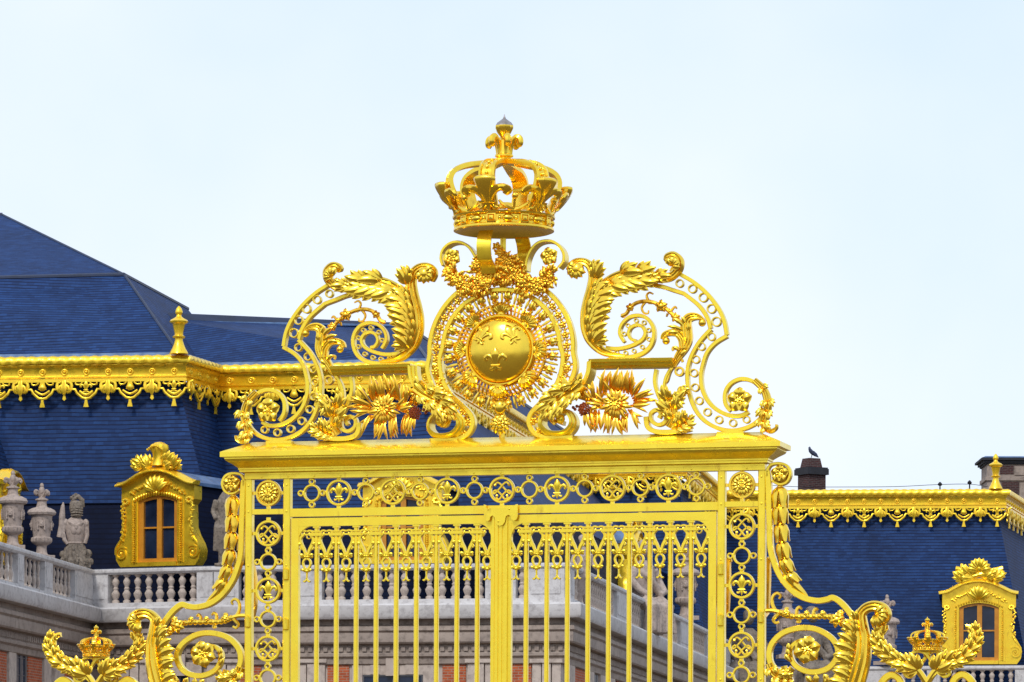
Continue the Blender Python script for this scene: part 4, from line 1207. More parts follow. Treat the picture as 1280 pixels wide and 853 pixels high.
# ================================================================== FENCE PANELS beside the gate
def fence_panel(label, sx):
    root = empty('railing_panel', (GC.x, GC.y, 0), -YAW)
    tag(root, label, 'railing', 'gilded railing panels beside the gate')
    def mir(m_): return m_ if sx > 0 else m_.mirrored()
    zrail = gz(1150, 900); xL, xR = gx(1075), gx(1270)
    m_ = MB()
    m_.box(((xL + xR) / 2, 0, zrail), (xR - xL, 0.09, 0.09)); m_.box(((xL + xR) / 2, 0, 0.35), (xR - xL, 0.07, 0.08))
    mir(m_).obj('rail', 'gold', root)
    n = 8
    for k in range(n + 1):
        b = MB(); b.box((0, 0, zrail / 2), (0.05, 0.05, zrail)); o = b.obj('bar', 'gold', root); o.location = (sx * (xL + (xR - xL) * k / n), 0, 0)
    # ribbons: two crossing strands that loop out and back
    m_ = MB()
    cx0 = gx(1159, 830)
    for s in (1, -1):
        pts = [(770, 478), (775, 462), (800, 455), (832, 466), (858, 500), (885, 540), (915, 570), (940, 560), (935, 535), (900, 540), (868, 565), (830, 600), (790, 650), (770, 760)]
        q = Z(E6, pts); q = [(cx0 + s * (x - cx0), z) for x, z in q]
        q = cr(q, 5); m_.sweep(q, rect(0.035, 0.04, 0.02 * s, 0.006))
        m_.ball((q[0][0], 0, q[0][1]), 0.035, 8, 5)
        vq = [(cx0 + s * (x - cx0), z) for x, z in Z(E6, [(1080, 800), (1055, 640), (1040, 590), (1005, 562), (970, 575), (955, 610), (985, 640), (1010, 615)])]
        m_.sweep(cr(vq, 5), rect(0.07, 0.08, 0, 0.01))
    mir(m_).obj('ribbon', 'gold', root)
    for s in (1, -1):
        m_ = MB(); random.seed(12)
        sp = Z(E6, [(838, 600), (880, 540), (930, 510), (985, 490), (1030, 455), (1058, 415), (1062, 380), (1045, 350), (1015, 343)])
        sp = cr([(cx0 + s * (x - cx0), z) for x, z in sp], 4)
        m_.leaf([(x, -0.03, z) for x, z in sp], lambda t: (11 - 3 * t) / 3.657 * S * 1.3, 0.5, 0.1, 1, th=0.05, m=3)
        nn = len(sp)
        for k in range(8):
            i = 4 + k * 3
            if i >= nn - 2: break
            a, b = sp[i - 1], sp[i + 1]; h = math.atan2(b[1] - a[1], b[0] - a[0])
            for sd_ in (1, -1):
                frond(m_, sp[i], h + sd_ * 0.62, (84 - 5 * k) / 3.657 * S * random.uniform(.85, 1.15), 15 / 3.657 * S, 0.02, 0.25, -sd_ * 0.55, 7, 0.22)
        mir(m_).obj('palm_branch', 'leafgold', root)
    return root, cx0


cut = gz(1159, 813.5)
for sx, label in ((1, 'gilded railing crest with small crown and palm fronds in front of the far dormer window'),
                  (-1, 'gilded railing crest with small crown and palm fronds below the stone balustrade corner')):
    root, cx0 = fence_panel(label, sx)
    k = 24.0 / 88.0
    crown(root, sx * cx0, lambda py: cut - S * k * (py - 289), k * 1.04, 8, 0.2, 'leafgold', seg=32)
    b = MB(); b.lathe([(0.02, 0), (0.04, 0.02), (0.04, 0.05), (0.1, 0.06)], (sx * cx0, 0, cut - 0.07), 12); b.obj('crown_base', 'gold', root)

# ================================================================== PALACE
HC, HB, HR, HRD = 17.2, 12.55, 10.22, 9.18


def plan(pts): return [Vector((p.x, p.y)) for p in pts]


def sweep_plan(mb, pts, prof, i0=0, i1=None, caps=True, wob=None):
    """extrude profile [(out,z)] along plan points; out = towards the courtyard; corners mitred"""
    i1 = len(pts) - 1 if i1 is None else i1; R = []
    def nrm(a, b):
        d = (b - a).normalized(); return Vector((d.y, -d.x))
    for i in range(i0, i1 + 1):
        ns = []
        if i > 0: ns.append(nrm(pts[i - 1], pts[i]))
        if i < len(pts) - 1: ns.append(nrm(pts[i], pts[i + 1]))
        n = ns[0] if len(ns) == 1 else (ns[0] + ns[1]) / max(0.35, 1 + ns[0].dot(ns[1]))
        R.append([(pts[i].x + n.x * o, pts[i].y + n.y * o, z) for o, z in prof])
    mb.rings(R, False, caps)


def quadmb(*polys):
    m_ = MB()
    for p in polys: m_.add([tuple(v) for v in p], [tuple(range(len(p)))])
    return m_


def slab(poly, th=0.12):
    """roof plane with thickness (down/back along its normal)"""
    m_ = MB(); p = [Vector(v) for v in poly]; n = (p[1] - p[0]).cross(p[2] - p[0]).normalized()
    if n.z < 0 or (abs(n.z) < 1e-3 and n.y > 0): n = -n
    q = [v - n * th for v in p]; k = len(p)
    m_.add(p + q, [tuple(range(k)), tuple(range(2 * k - 1, k - 1, -1))] + [(i, i + k, (i + 1) % k + k, (i + 1) % k) for i in range(k)])
    return m_


# cornice line (top edge of the gilded roof moulding), photo corners at one height
cpx = [(-150, 449.5), (232, 444.5), (274, 457.5), (545, 452), (735, 574), (858, 570), (905, 613.5), (1257, 612), (1345, 668)]
cw = plan([atH(a, b, HC) for a, b in cpx])
pav = empty('palace_pavilion', (cw[1].x, cw[1].y, 0)); B1 = pav.location.copy()
wing = empty('palace_wing', (cw[3].x, cw[3].y, 0)); B2 = wing.location.copy()
far = empty('palace_wing', (cw[7].x, cw[7].y, 0)); B3 = far.location.copy()
tag(pav, 'palace pavilion with the tallest blue slate roof, at the left edge', 'building')
tag(wing, 'palace wing with blue slate roof and brick wall, seen straight behind the gate bars', 'building')
tag(far, 'far palace wing with lower cornice and brick chimneys, right of the gate', 'building')
segs = [(pav, B1, 0, 2), (wing, B2, 2, 5), (far, B3, 5, 8)]


def bpart(mb, name, mat, root, B, uv=False, smooth=38): return mb.obj(name, mat, root, smooth, uv, B)


# ---- gilded roof cornice, rosettes and pierced hanging trim
cprof = [(-0.30, 0.0), (-0.02, 0.02)]
cprof2 = [(-0.30, -0.10), (0.08, -0.10), (0.10, -0.28), (0.05, -0.33), (0.02, -0.38), (0.02, -0.60), (0.07, -0.62), (0.07, -0.66), (0.02, -0.68), (0.02, -0.73), (-0.25, -0.73)]


def unit_trim(mb, P0, d, n, big):
    """one repeat of the pierced trim; P0 = point on the cornice at z=HC, d along, n outward"""
    def W(x, z, o=0.03): return Vector((P0.x + d.x * x + n.x * o, P0.y + d.y * x + n.y * o, HC - 0.73 + z))
    t = MB()
    if big == 0:
        for s in (1, -1):
            t.sweep([(0, -0.60), (s * 0.13, -0.57), (s * 0.30, -0.42), (s * 0.36, -0.30), (s * 0.48, -0.29), (s * 0.50, -0.10), (s * 0.62, -0.06)], rect(0.085, 0.06, 0, 0.01))
            t.sweep(cr([(s * 0.10, -0.05), (s * 0.2, -0.15), (s * 0.34, -0.14), (s * 0.33, -0.05)], 3), rect(0.05, 0.05, 0, 0.01))
        t.ball((0, -0.02, -0.24), (0.13, 0.06, 0.11), 10, 6)
        t.sweep(cr([(-0.24, -0.34), (0, -0.46), (0.24, -0.34)], 4), rect(0.07, 0.06, 0, 0.01))
        t.prism([(-0.10, 0), (0.10, 0), (0.07, -0.1), (0.13, -0.30), (-0.13, -0.30), (-0.07, -0.1)], -0.025, 0.025)
        t.prism([(-0.03, -0.58), (0.03, -0.58), (0.045, -0.70), (0.085, -0.86), (-0.085, -0.86), (-0.045, -0.70)], -0.03, 0.03)
    elif big == 1:
        for s in (1, -1):
            t.sweep([(0, -0.60), (s * 0.13, -0.57), (s * 0.30, -0.42), (s * 0.36, -0.30), (s * 0.48, -0.29), (s * 0.50, -0.10), (s * 0.62, -0.06)], rect(0.085, 0.06, 0, 0.01))
            t.sweep(cr([(s * 0.10, -0.05), (s * 0.2, -0.15), (s * 0.34, -0.14), (s * 0.33, -0.05)], 3), rect(0.05, 0.05, 0, 0.01))
        f = place(fleur(0.27, 0.5), 0, -0.03, -0.30); t.join(f)
        t.sweep(cr([(-0.22, -0.36), (0, -0.48), (0.22, -0.36)], 4), rect(0.09, 0.06, 0, 0.01))
        t.prism([(-0.03, -0.58), (0.03, -0.58), (0.045, -0.70), (0.085, -0.86), (-0.085, -0.86), (-0.045, -0.70)], -0.03, 0.03)
    else:
        t.leaf([(0, -0.03, -0.02), (0, -0.08, -0.2), (0, -0.07, -0.4), (0, -0.03, -0.52)], 0.10, 0.3, 0.1, 1, 0, 0, 0.03)
        for s in (1, -1):
            t.leaf([(s * 0.03, -0.03, -0.14), (s * 0.12, -0.06, -0.22), (s * 0.17, -0.05, -0.36), (s * 0.10, -0.03, -0.44)], 0.06, 0.3, 0.1, 1, 0, 0, 0.03)
            t.sweep(cr([(s * 0.22, -0.04), (s * 0.26, -0.22), (s * 0.17, -0.40), (s * 0.07, -0.36)], 4), rect(0.055, 0.05, 0, 0.01))
            t.sweep(cr([(s * 0.05, -0.05), (s * 0.14, -0.10), (s * 0.22, -0.05)], 3), rect(0.05, 0.05, 0, 0.01))
        t.prism([(-0.025, -0.48), (0.025, -0.48), (0.06, -0.60), (0, -0.66), (-0.06, -0.60)], -0.02, 0.02)
    t.map(lambda p: W(p.x, p.z, 0.03 - p.y)); mb.join(t)


for root, B, i0, i1 in segs:
    m_ = MB(); sweep_plan(m_, cw, cprof2, i0, i1)
    # rounded gadrooned moulding on top
    for i in range(i0, i1):
        a, b = cw[i], cw[i + 1]; d = (b - a); L = d.length; d.normalize(); n = Vector((d.y, -d.x))
        st = max(2, int(L / 0.075)); R = []
        mi = 0.0
        for j in range(st + 1):
            x = L * j / st; r = []
            # stretch the ends to the mitre
            for k in range(9):
                th = math.radians(200 - 29 * k)
                o = 0.05 + 0.17 * math.cos(th) * (1 + 0.10 * math.sin(2 * pi * (x / 0.34 + k / 7.0)))
                z = -0.15 + 0.17 * math.sin(th) * (1 + 0.10 * math.sin(2 * pi * (x / 0.34 + k / 7.0)))
                ex = 0
                if j in (0, st):
                    p_, q_ = (cw[i - 1], a) if j == 0 else (b, cw[i + 2] if i + 2 < len(cw) else b + d)
                    if (j == 0 and i > 0) or (j == st and i + 2 < len(cw)):
                        d2 = (q_ - p_).normalized(); n2 = Vector((d2.y, -d2.x)); mm = (n + n2) / max(.35, 1 + n.dot(n2)); ex = mm.dot(d) * o
                P_ = a + d * (x + ex) + n * o
                r.append((P_.x, P_.y, HC + z))
            R.append(r)
        m_.rings(R, False, True)
        nr = max(1, round(L / 0.70))
        for j in range(nr):
            P_ = a + d * (L * (j + 0.5) / nr) + n * 0.03
            q = MB(); ring(q, (0, 0), 0.085, 0.045, 0.05, n=12, ch=0.01); q.ball((0, -0.02, 0), 0.05, 7, 4)
            q.map(lambda p: Vector((P_.x + d.x * p.x - n.x * p.y, P_.y + d.y * p.x - n.y * p.y, HC - 0.49 + p.z))); m_.join(q)
    m_.v = [(x, y, z + (HC if z < 5 else 0)) for x, y, z in m_.v]
    bpart(m_, 'gilded_cornice', 'palegold', root, B, smooth=50)
    tmb = MB(); sweep_plan(tmb, cw, [(-0.02, HC - 0.73), (0.06, HC - 0.73), (0.06, HC - 0.80), (-0.02, HC - 0.80)], i0, i1)
    for i in range(i0, i1):
        a, b = cw[i], cw[i + 1]; d = (b - a); L = d.length; d.normalize(); n = Vector((d.y, -d.x))
        nu = max(1, round(L / 0.70)); off = 1 if nu % 2 else 0
        for j in range(nu):
            # count from the outer corner so a big pendant always sits beside it
            q = (nu - 1 - j)
            kind = (0 if (q // 2) % 2 else 1) if q % 2 == 0 else 2
            unit_trim(tmb, a + d * (L * (j + 0.5) / nu), d, n, kind)
    bpart(tmb, 'pierced_trim', 'palegold', root, B, smooth=50)
    if root is far: continue
    lm = MB(); sweep_plan(lm, cw, [(-0.55, HC + 0.01), (-0.14, HC + 0.01), (-0.20, HC + 0.13), (-0.55, HC + 0.16)], i0, i1)
    bpart(lm, 'lead_gutter', 'lead', root, B)

# ---- steep lower roof slopes
top = [None] * len(cw)
tmp = MB(); sweep_plan(tmp, cw, [(-0.42, HC - 0.70)]); top = [Vector(v) for v in tmp.v]
floorz = 8.2
bl = {0: atH(-150, 632, HB), 1: atH(259, 628, HB), 2: atH(292, 637, HB), 3: atH(668, 631, HB)}
def slope(i, a, b): return slab([a, b, top[i + 1], top[i]], 0.15)
m_ = slope(0, bl[0], bl[1]); m_.join(slope(1, bl[1], bl[2])); bpart(m_, 'mansard_slope', 'slate', pav, B1, True, 0)
rec = (cw[4] - cw[3]).normalized()
e3 = bl[3] + Vector((rec.x, rec.y, 0)) * ((cw[4] - cw[3]).length + 4)
m_ = slope(2, bl[2], bl[3]); m_.join(slope(3, bl[3], e3)); bpart(m_, 'mansard_slope', 'slate', wing, B2, True, 0)
# vertical dark band under the slopes, behind the balustrade
def wallband(pts, z0, z1, i0, i1, th=0.2):
    q = MB(); sweep_plan(q, pts, [(-0.06, z1), (-0.06, z0), (-0.06 - th, z0), (-0.06 - th, z1)], i0, i1); return q
skl = plan([bl[0], bl[1], bl[2], bl[3], e3])
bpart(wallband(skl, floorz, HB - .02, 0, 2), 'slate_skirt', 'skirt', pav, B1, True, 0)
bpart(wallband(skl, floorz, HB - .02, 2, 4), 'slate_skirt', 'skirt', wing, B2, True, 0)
# second step and the far wing: one slope down to the balustrade
b4 = atY(792, 760, cw[4].y - 1.6); b5 = atY(884, 790, cw[5].y - 1.6); b6 = atY(912, 834, cw[6].y - 1.6); b7 = atY(1290, 834, cw[7].y - 1.5); b8 = atY(1400, 860, cw[8].y)
for p_ in (b4, b5): p_.z = 9.3
for p_ in (b6, b7, b8): p_.z = 8.6
m_ = slope(4, b4, b5); bpart(m_, 'mansard_slope', 'slate', wing, B2, True, 0)
m_ = slope(5, b5, b6); m_.join(slope(6, b6, b7)); m_.join(slope(7, b7, b8)); bpart(m_, 'mansard_slope', 'slate', far, B3, True, 0)

# ---- upper roofs
def inset(i, o, z):
    t = MB(); sweep_plan(t, cw, [(o, z)], i, i); return Vector(t.v[0])
def eave(i): 
    t = MB(); sweep_plan(t, cw, [(-0.35, HC + 0.12)]); return Vector(t.v[i])
YB = cw[1].y + 4.0; YT = cw[1].y + 13.0
b0, b1_ = atY(-150, 351, YB), atY(155, 343.5, YB)
t0_, t1_ = atY(-150, 268, YT), atY(3, 269, YT)
rv = Vector((rec.x, rec.y, 0)) * 9.0
e1 = eave(1); e1b = e1 + rv * 1.2; b1b = b1_ + rv * 1.0; t1b = t1_ + rv
m_ = slab([eave(0), e1, b1_, b0]); bpart(m_, 'lower_roof', 'slate', pav, B1, True, 0)
m_ = slab([e1, e1b, b1b, b1_]); bpart(m_, 'lower_roof', 'slate', pav, B1, True, 0)
m_ = slab([b0, b1_, t1_, t0_]); m_.join(slab([b1_, b1b, t1b, t1_])); m_.join(slab([t0_, t1_, t1b, t0_ + rv])); bpart(m_, 'upper_roof', 'slate', pav, B1, True, 0)
m_ = MB(); m_.tube([b0, b1_, ], 0.07, 6); m_.tube([e1, b1_, t1_], 0.05, 6); m_.tube([t0_, t1_], 0.08, 6); m_.tube([b1_, b1b], 0.07, 6); bpart(m_, 'lead_ridge', 'darklead', pav, B1)
YR = cw[2].y + 3.4
r0_ = atY(195, 392.5, YR); r1_ = atH(503, 405.5, r0_.z)
me2 = eave(2) + (cw[2].to_3d() - cw[3].to_3d()).normalized() * 4.0
e3_ = eave(3); e4_ = eave(4) + Vector((rec.x, rec.y, 0)) * 3
r2_ = r1_ + Vector((rec.x, rec.y, 0)) * 46
m_ = slab([me2, e3_, r1_, r0_]); bpart(m_, 'upper_roof', 'slate', wing, B2, True, 0)
m_ = slab([e3_, e4_, r2_, r1_]); bpart(m_, 'upper_roof', 'slate', wing, B2, True, 0)
m_ = MB()
fw = Vector((0, -1, 0))
rb0, rb1 = r0_ + Vector((0, -0.10, -0.24)), r1_ + Vector((0, -0.06, -0.06))
m_.add([r0_ + Vector((0, -.16, .03)), r1_ + Vector((0, -.16, .03)), rb1 + Vector((0, -.16, 0)), rb0 + Vector((0, -.16, 0)), r0_ + Vector((0, .2, .03)), r1_ + Vector((0, .2, .03)), rb1 + Vector((0, .2, 0)), rb0 + Vector((0, .2, 0))], [(0, 1, 2, 3), (4, 7, 6, 5), (0, 4, 5, 1), (1, 5, 6, 2), (2, 6, 7, 3), (3, 7, 4, 0)])
m_.tube([r1_, r2_], 0.10, 6); m_.tube([e3_, r1_], 0.06, 6)
bpart(m_, 'lead_ridge', 'darklead', wing, B2)
q = rb0 + Vector((0, -.2, -.05)); q2 = rb1 + Vector((0, -.2, -.03)); m_ = MB(); m_.tube([q, q2], 0.045, 6); bpart(m_, 'lead_flashing', 'lead', wing, B2)
# hip flashing on the pavilion's side slope
# ---- gilded corner finials
fin = MB()
fin.lathe([(0.30, 0), (0.28, 0.06), (0.21, 0.18), (0.16, 0.30), (0.125, 0.42), (0.13, 0.48), (0.19, 0.50), (0.20, 0.55), (0.14, 0.58), (0.14, 0.66), (0.17, 0.80), (0.20, 0.93), (0.28, 0.97), (0.30, 1.02), (0.25, 1.07), (0.15, 1.12), (0.09, 1.17), (0.075, 1.22), (0.11, 1.26), (0.12, 1.32), (0.085, 1.42), (0.02, 1.50)], (0, 0, 0), 20)
f1 = fin.obj('corner_finial', 'palegold', pav); f1.location = atH(223, 442, HC + 0.02) - B1 + Vector((0, 0.15, 0))
f2 = dup(f1, far, atH(1245, 611, HC + 0.02) - B3 + Vector((0, 0.15, 0)), scale=(1.0, 1.0, 1.0))

# ---- balustrades
rpx = [(-150, 635), (112, 713), (269, 708.5), (707, 704), (887, 791), (935, 815)]
rw = plan([atH(a, b, HR) for a, b in rpx])
dw = plan([atH(a, b, HRD) for a, b in ((870, 834.5), (1083, 833.6), (1330, 832))])
prails = [(-0.16, 0), (0.17, 0), (0.20, -0.04), (0.20, -0.11), (0.14, -0.17), (-0.16, -0.17)]
pplinth = [(-0.18, -1.04), (0.18, -1.04), (0.19, -1.18), (-0.19, -1.18)]
pledge = [(-0.5, -1.18), (0.50, -1.19), (0.54, -1.24), (0.54, -1.56), (0.48, -1.64), (-0.5, -1.64)]
pcorn = [(-0.5, -1.64), (0.12, -1.64), (0.14, -1.80), (0.30, -1.86), (0.33, -1.98), (0.26, -2.04), (0.28, -2.08), (0.28, -2.32), (0.24, -2.37), (0.06, -2.40), (0.06, -2.62), (0.10, -2.66), (0.10, -2.74), (0.02, -2.80), (0.0, -2.96), (-0.06, -3.0), (-0.5, -3.0)]
balu = MB()
balu.lathe([(0.115, 0), (0.115, 0.07), (0.07, 0.10), (0.085, 0.15), (0.125, 0.24), (0.13, 0.29), (0.09, 0.36), (0.066, 0.40), (0.085, 0.43), (0.085, 0.46), (0.06, 0.49), (0.085, 0.56), (0.115, 0.64), (0.10, 0.70), (0.06, 0.76), (0.055, 0.79), (0.085, 0.81), (0.085, 0.83), (0.115, 0.84), (0.115, 0.87)][::1], (0, 0, 0), 12)
# the swelling is at the bottom third: taller upper sleeve
balu.v = [(x, y, z) for x, y, z in balu.v]


def up(pr, H): return [(o, z + H) for o, z in pr]


def on_line(px, a, b):
    """plan point where the sight line through photo column px meets line a-b"""
    v = ray(px, 712); d = b - a
    t = (a.x * v.y - a.y * v.x) / (d.y * v.x - d.x * v.y)
    return a + d * t


BM = {}


def balustrade(root, B, pts, i0, i1, H, peds, name='balustrade', step=0.40):
    m_ = MB()
    sweep_plan(m_, pts, up(prails, H), i0, i1); sweep_plan(m_, pts, up(pplinth, H), i0, i1)
    spots = []
    for i in range(i0, i1):
        a, b = pts[i], pts[i + 1]; d = (b - a); L = d.length; d = d.normalized(); n = Vector((d.y, -d.x)); rz = math.atan2(d.y, d.x)
        cuts = []
        for x0_, x1_ in peds.get(i, []):
            t0, t1 = [(on_line(x, a, b) - a).dot(d) for x in (x0_, x1_)]
            t0, t1 = max(0, t0), min(L, t1)
            if t1 - t0 < 0.05: continue
            cuts.append((t0, t1)); c = a + d * ((t0 + t1) / 2)
            m_.box((c.x, c.y, H - 0.605), (t1 - t0, 0.30, 0.865), rz)
            if t1 - t0 > 0.5: m_.box((c.x + n.x * 0.155, c.y + n.y * 0.155, H - 0.605), (t1 - t0 - 0.24, 0.03, 0.62), rz)
        cuts.sort(); x = 0.0; gaps = []
        for t0, t1 in cuts + [(L, L)]:
            if t0 - x > 0.25: gaps.append((x, t0))
            x = t1
        for t0, t1 in gaps:
            k = max(1, round((t1 - t0) / (step * (1.35 if abs(d.y) > 0.8 else 1.0))))
            for j in range(k):
                c = a + d * (t0 + (t1 - t0) * (j + 0.5) / k); spots.append((c.x, c.y, H - 1.04, rz, abs(d.y) > 0.8))
    o = bpart(m_, name, 'palestone' if name == 'balustrade' else 'stone', root, B)
    return o, spots


def put_balusters(o, B, spots, mat='stone'):
    for x, y, z, rz, slim in spots:
        if mat not in BM:
            BM[mat] = balu.obj('baluster', mat, o); q = BM[mat]
        else: q = dup(BM[mat], o)
        q.location = Vector((x, y, z)) - B; q.scale = (0.55, 0.55, 1) if slim else (1, 1, 1)


peds = {0: [(-150, -120), (-60, -48), (-28, -18), (16, 24), (50, 60), (88, 140)], 1: [(90, 138), (249, 300)], 2: [(255, 300), (366, 404), (608, 646), (660, 720)],
        3: [(690, 712), (766, 778), (800, 815), (846, 862), (880, 890)], 4: [(885, 940)]}
o, sp = balustrade(pav, B1, rw, 0, 1, HR, peds); put_balusters(o, B1, sp)
o, sp = balustrade(wing, B2, rw, 1, 5, HR, peds); put_balusters(o, B2, sp)
o, sp = balustrade(far, B3, dw, 0, 2, HRD, {0: [(868, 905), (1075, 1110)], 1: [(1083, 1112), (1160, 1176), (1270, 1330)]}); put_balusters(o, B3, sp)
for root, B, pts, i0, i1, H in ((pav, B1, rw, 0, 1, HR), (wing, B2, rw, 1, 5, HR), (far, B3, dw, 0, 2, HRD)):
    m_ = MB(); sweep_plan(m_, pts, up(pledge, H), i0, i1); bpart(m_, 'stone_ledge', 'palestone', root, B)
    m_ = MB(); sweep_plan(m_, pts, up(pcorn, H), i0, i1)
    for i in range(i0, i1):                     # dentils
        a, b = pts[i], pts[i + 1]; d = (b - a); L = d.length; d = d.normalized(); n = Vector((d.y, -d.x)); rz = math.atan2(d.y, d.x)
        k = int(L / 0.24)
        for j in range(k):
            c = a + d * (L * (j + 0.5) / k) + n * 0.09; m_.box((c.x, c.y, H - 2.52), (0.13, 0.06, 0.15), rz)
    bpart(m_, 'stone_cornice', 'greystone', root, B)
    m_ = MB(); sweep_plan(m_, pts, [(-0.12, H - 3.0), (-0.12, 0.0), (-0.6, 0.0), (-0.6, H - 3.0)], i0, i1); bpart(m_, 'wall', 'stone', root, B, True)
    m_ = MB(); sweep_plan(m_, pts, up([(-0.17, 0.003), (0.10, 0.003), (0.08, 0.03), (-0.17, 0.035)], H), i0, i1); bpart(m_, 'rail_capping', 'darklead', root, B)
    # roof terrace behind the balustrade
    m_ = MB(); sweep_plan(m_, pts, [(-0.5, H - 1.16), (-0.5, H - 1.4), (-5.5, H - 1.4), (-5.5, H - 1.16)], i0, i1); bpart(m_, 'terrace', 'darklead', root, B)


# ---- wall features: boxes set on the wall by photo column and row
def wbox(mb, a, b, x0, x1, y0, y1, o0, o1):
    d = (b - a).normalized(); n = Vector((d.y, -d.x)); rz = math.atan2(d.y, d.x)
    p, q = on_line(x0, a, b), on_line(x1, a, b); m = (p + q) / 2
    v = ray((x0 + x1) / 2, y0); z0 = EYE + v.z * (m.y / v.y); v = ray((x0 + x1) / 2, y1); z1 = EYE + v.z * (m.y / v.y)
    if y1 > 1000: z1 = 0.0
    c = m + n * ((o0 + o1) / 2); mb.box((c.x, c.y, (z0 + z1) / 2), ((q - p).length, o1 - o0, abs(z0 - z1)), rz)


def one(name, mat, root, B, a, b, *boxes):
    q = MB()
    for x0, x1, y0, y1, o0, o1 in boxes: wbox(q, a, b, x0, x1, y0, y1, o0, o1)
    return bpart(q, name, mat, root, B, True, 0)


def window(a, b, x0, x1, y0, y1, root, B):
    f = MB(); w_ = x1 - x0
    wbox(f, a, b, x0, x1, y0, y0 + 1.6, -0.12, -0.07); wbox(f, a, b, x0, x0 + 1.6, y0 + 1.6, y1, -0.12, -0.07); wbox(f, a, b, x1 - 1.6, x1, y0 + 1.6, y1, -0.12, -0.07)
    wbox(f, a, b, (x0 + x1) / 2 - 1.2, (x0 + x1) / 2 + 1.2, y0 + 1.6, y1, -0.12, -0.08)
    for k in range(1, 9):
        yy = y0 + 22 * k
        if yy < y1: wbox(f, a, b, x0 + 1.6, x1 - 1.6, yy, yy + 1.0, -0.12, -0.085)
    o = bpart(f, 'window', 'sash', root, B)
    g_ = MB(); wbox(g_, a, b, x0 + 1, x1 - 1, y0 + 1, y1, -0.13, -0.105); bpart(g_, 'pane', 'glass', o, B * 0 if False else B)


fa, fb_ = rw[2], rw[3]
for x0_, x1_ in ((372, 407), (584, 617), (665, 702), (258, 296), (150, 186)):
    w_ = (x1_ - x0_) / 3
    one('pilaster', 'stone', wing, B2, fa, fb_, *[(x0_ + w_ * k + 0.8, x0_ + w_ * (k + 1) - 0.8, 829, 1200, -0.12, 0.0 - 0.03 * (k != 1)) for k in range(3)], (x0_ - 2, x1_ + 2, 824, 828.6, -0.12, 0.05))
for x0_, x1_ in ((409, 436), (553, 582), (636, 664), (190, 214), (300, 326)): one('brick_panel', 'brick', wing, B2, fa, fb_, (x0_, x1_, 829.5, 1200, -0.12, -0.075))
for x0_, x1_ in ((440, 542), (198, 250)):
    xm_ = (x0_ + x1_) / 2
    one('window_surround', 'stone', wing, B2, fa, fb_, (x0_, x0_ + 13, 828, 1200, -0.12, -0.05), (x1_ - 13, x1_, 828, 1200, -0.12, -0.05), (x0_ + 13.2, x1_ - 13.2, 828, 843.5, -0.12, -0.055),
        (xm_ - 8, xm_ + 8, 818, 845, -0.055, 0.04), (xm_ - 28, xm_ - 16, 829, 843, -0.055, -0.035), (xm_ + 16, xm_ + 28, 829, 843, -0.055, -0.035))


window(fa, fb_, 453.5, 528.5, 843.8, 985, wing, B2)
window(fa, fb_, 211.5, 236.5, 843.8, 985, wing, B2)
la, lb = rw[0], rw[1]
for x0_, x1_ in ((-20, 12), (39, 56), (84, 100)): one('brick_panel', 'brick', pav, B1, la, lb, (x0_, x1_, 795, 1200, -0.12, -0.07))
for x0_, x1_ in ((13, 22), (57, 66), (70, 82)): one('pilaster', 'stone', pav, B1, la, lb, (x0_, x1_, 793, 1200, -0.12, -0.02))
window(la, lb, 24, 37, 800, 985, pav, B1)
ra, rb_ = rw[3], rw[4]
for x0_, x1_ in ((722, 735), (775, 790), (830, 850)): one('brick_panel', 'brick', wing, B2, ra, rb_, (x0_, x1_, 812 + (x0_ - 722) * .5, 1300, -0.12, -0.07))
for x0_, x1_ in ((710, 720), (738, 744), (752, 760), (764, 770), (795, 803), (815, 823)): one('pilaster', 'stone', wing, B2, ra, rb_, (x0_, x1_, 806 + (x0_ - 710) * .5, 1300, -0.12, -0.01))
window(ra, rb_, 745, 751, 822, 1000, wing, B2); window(ra, rb_, 805, 813, 850, 1000, wing, B2)


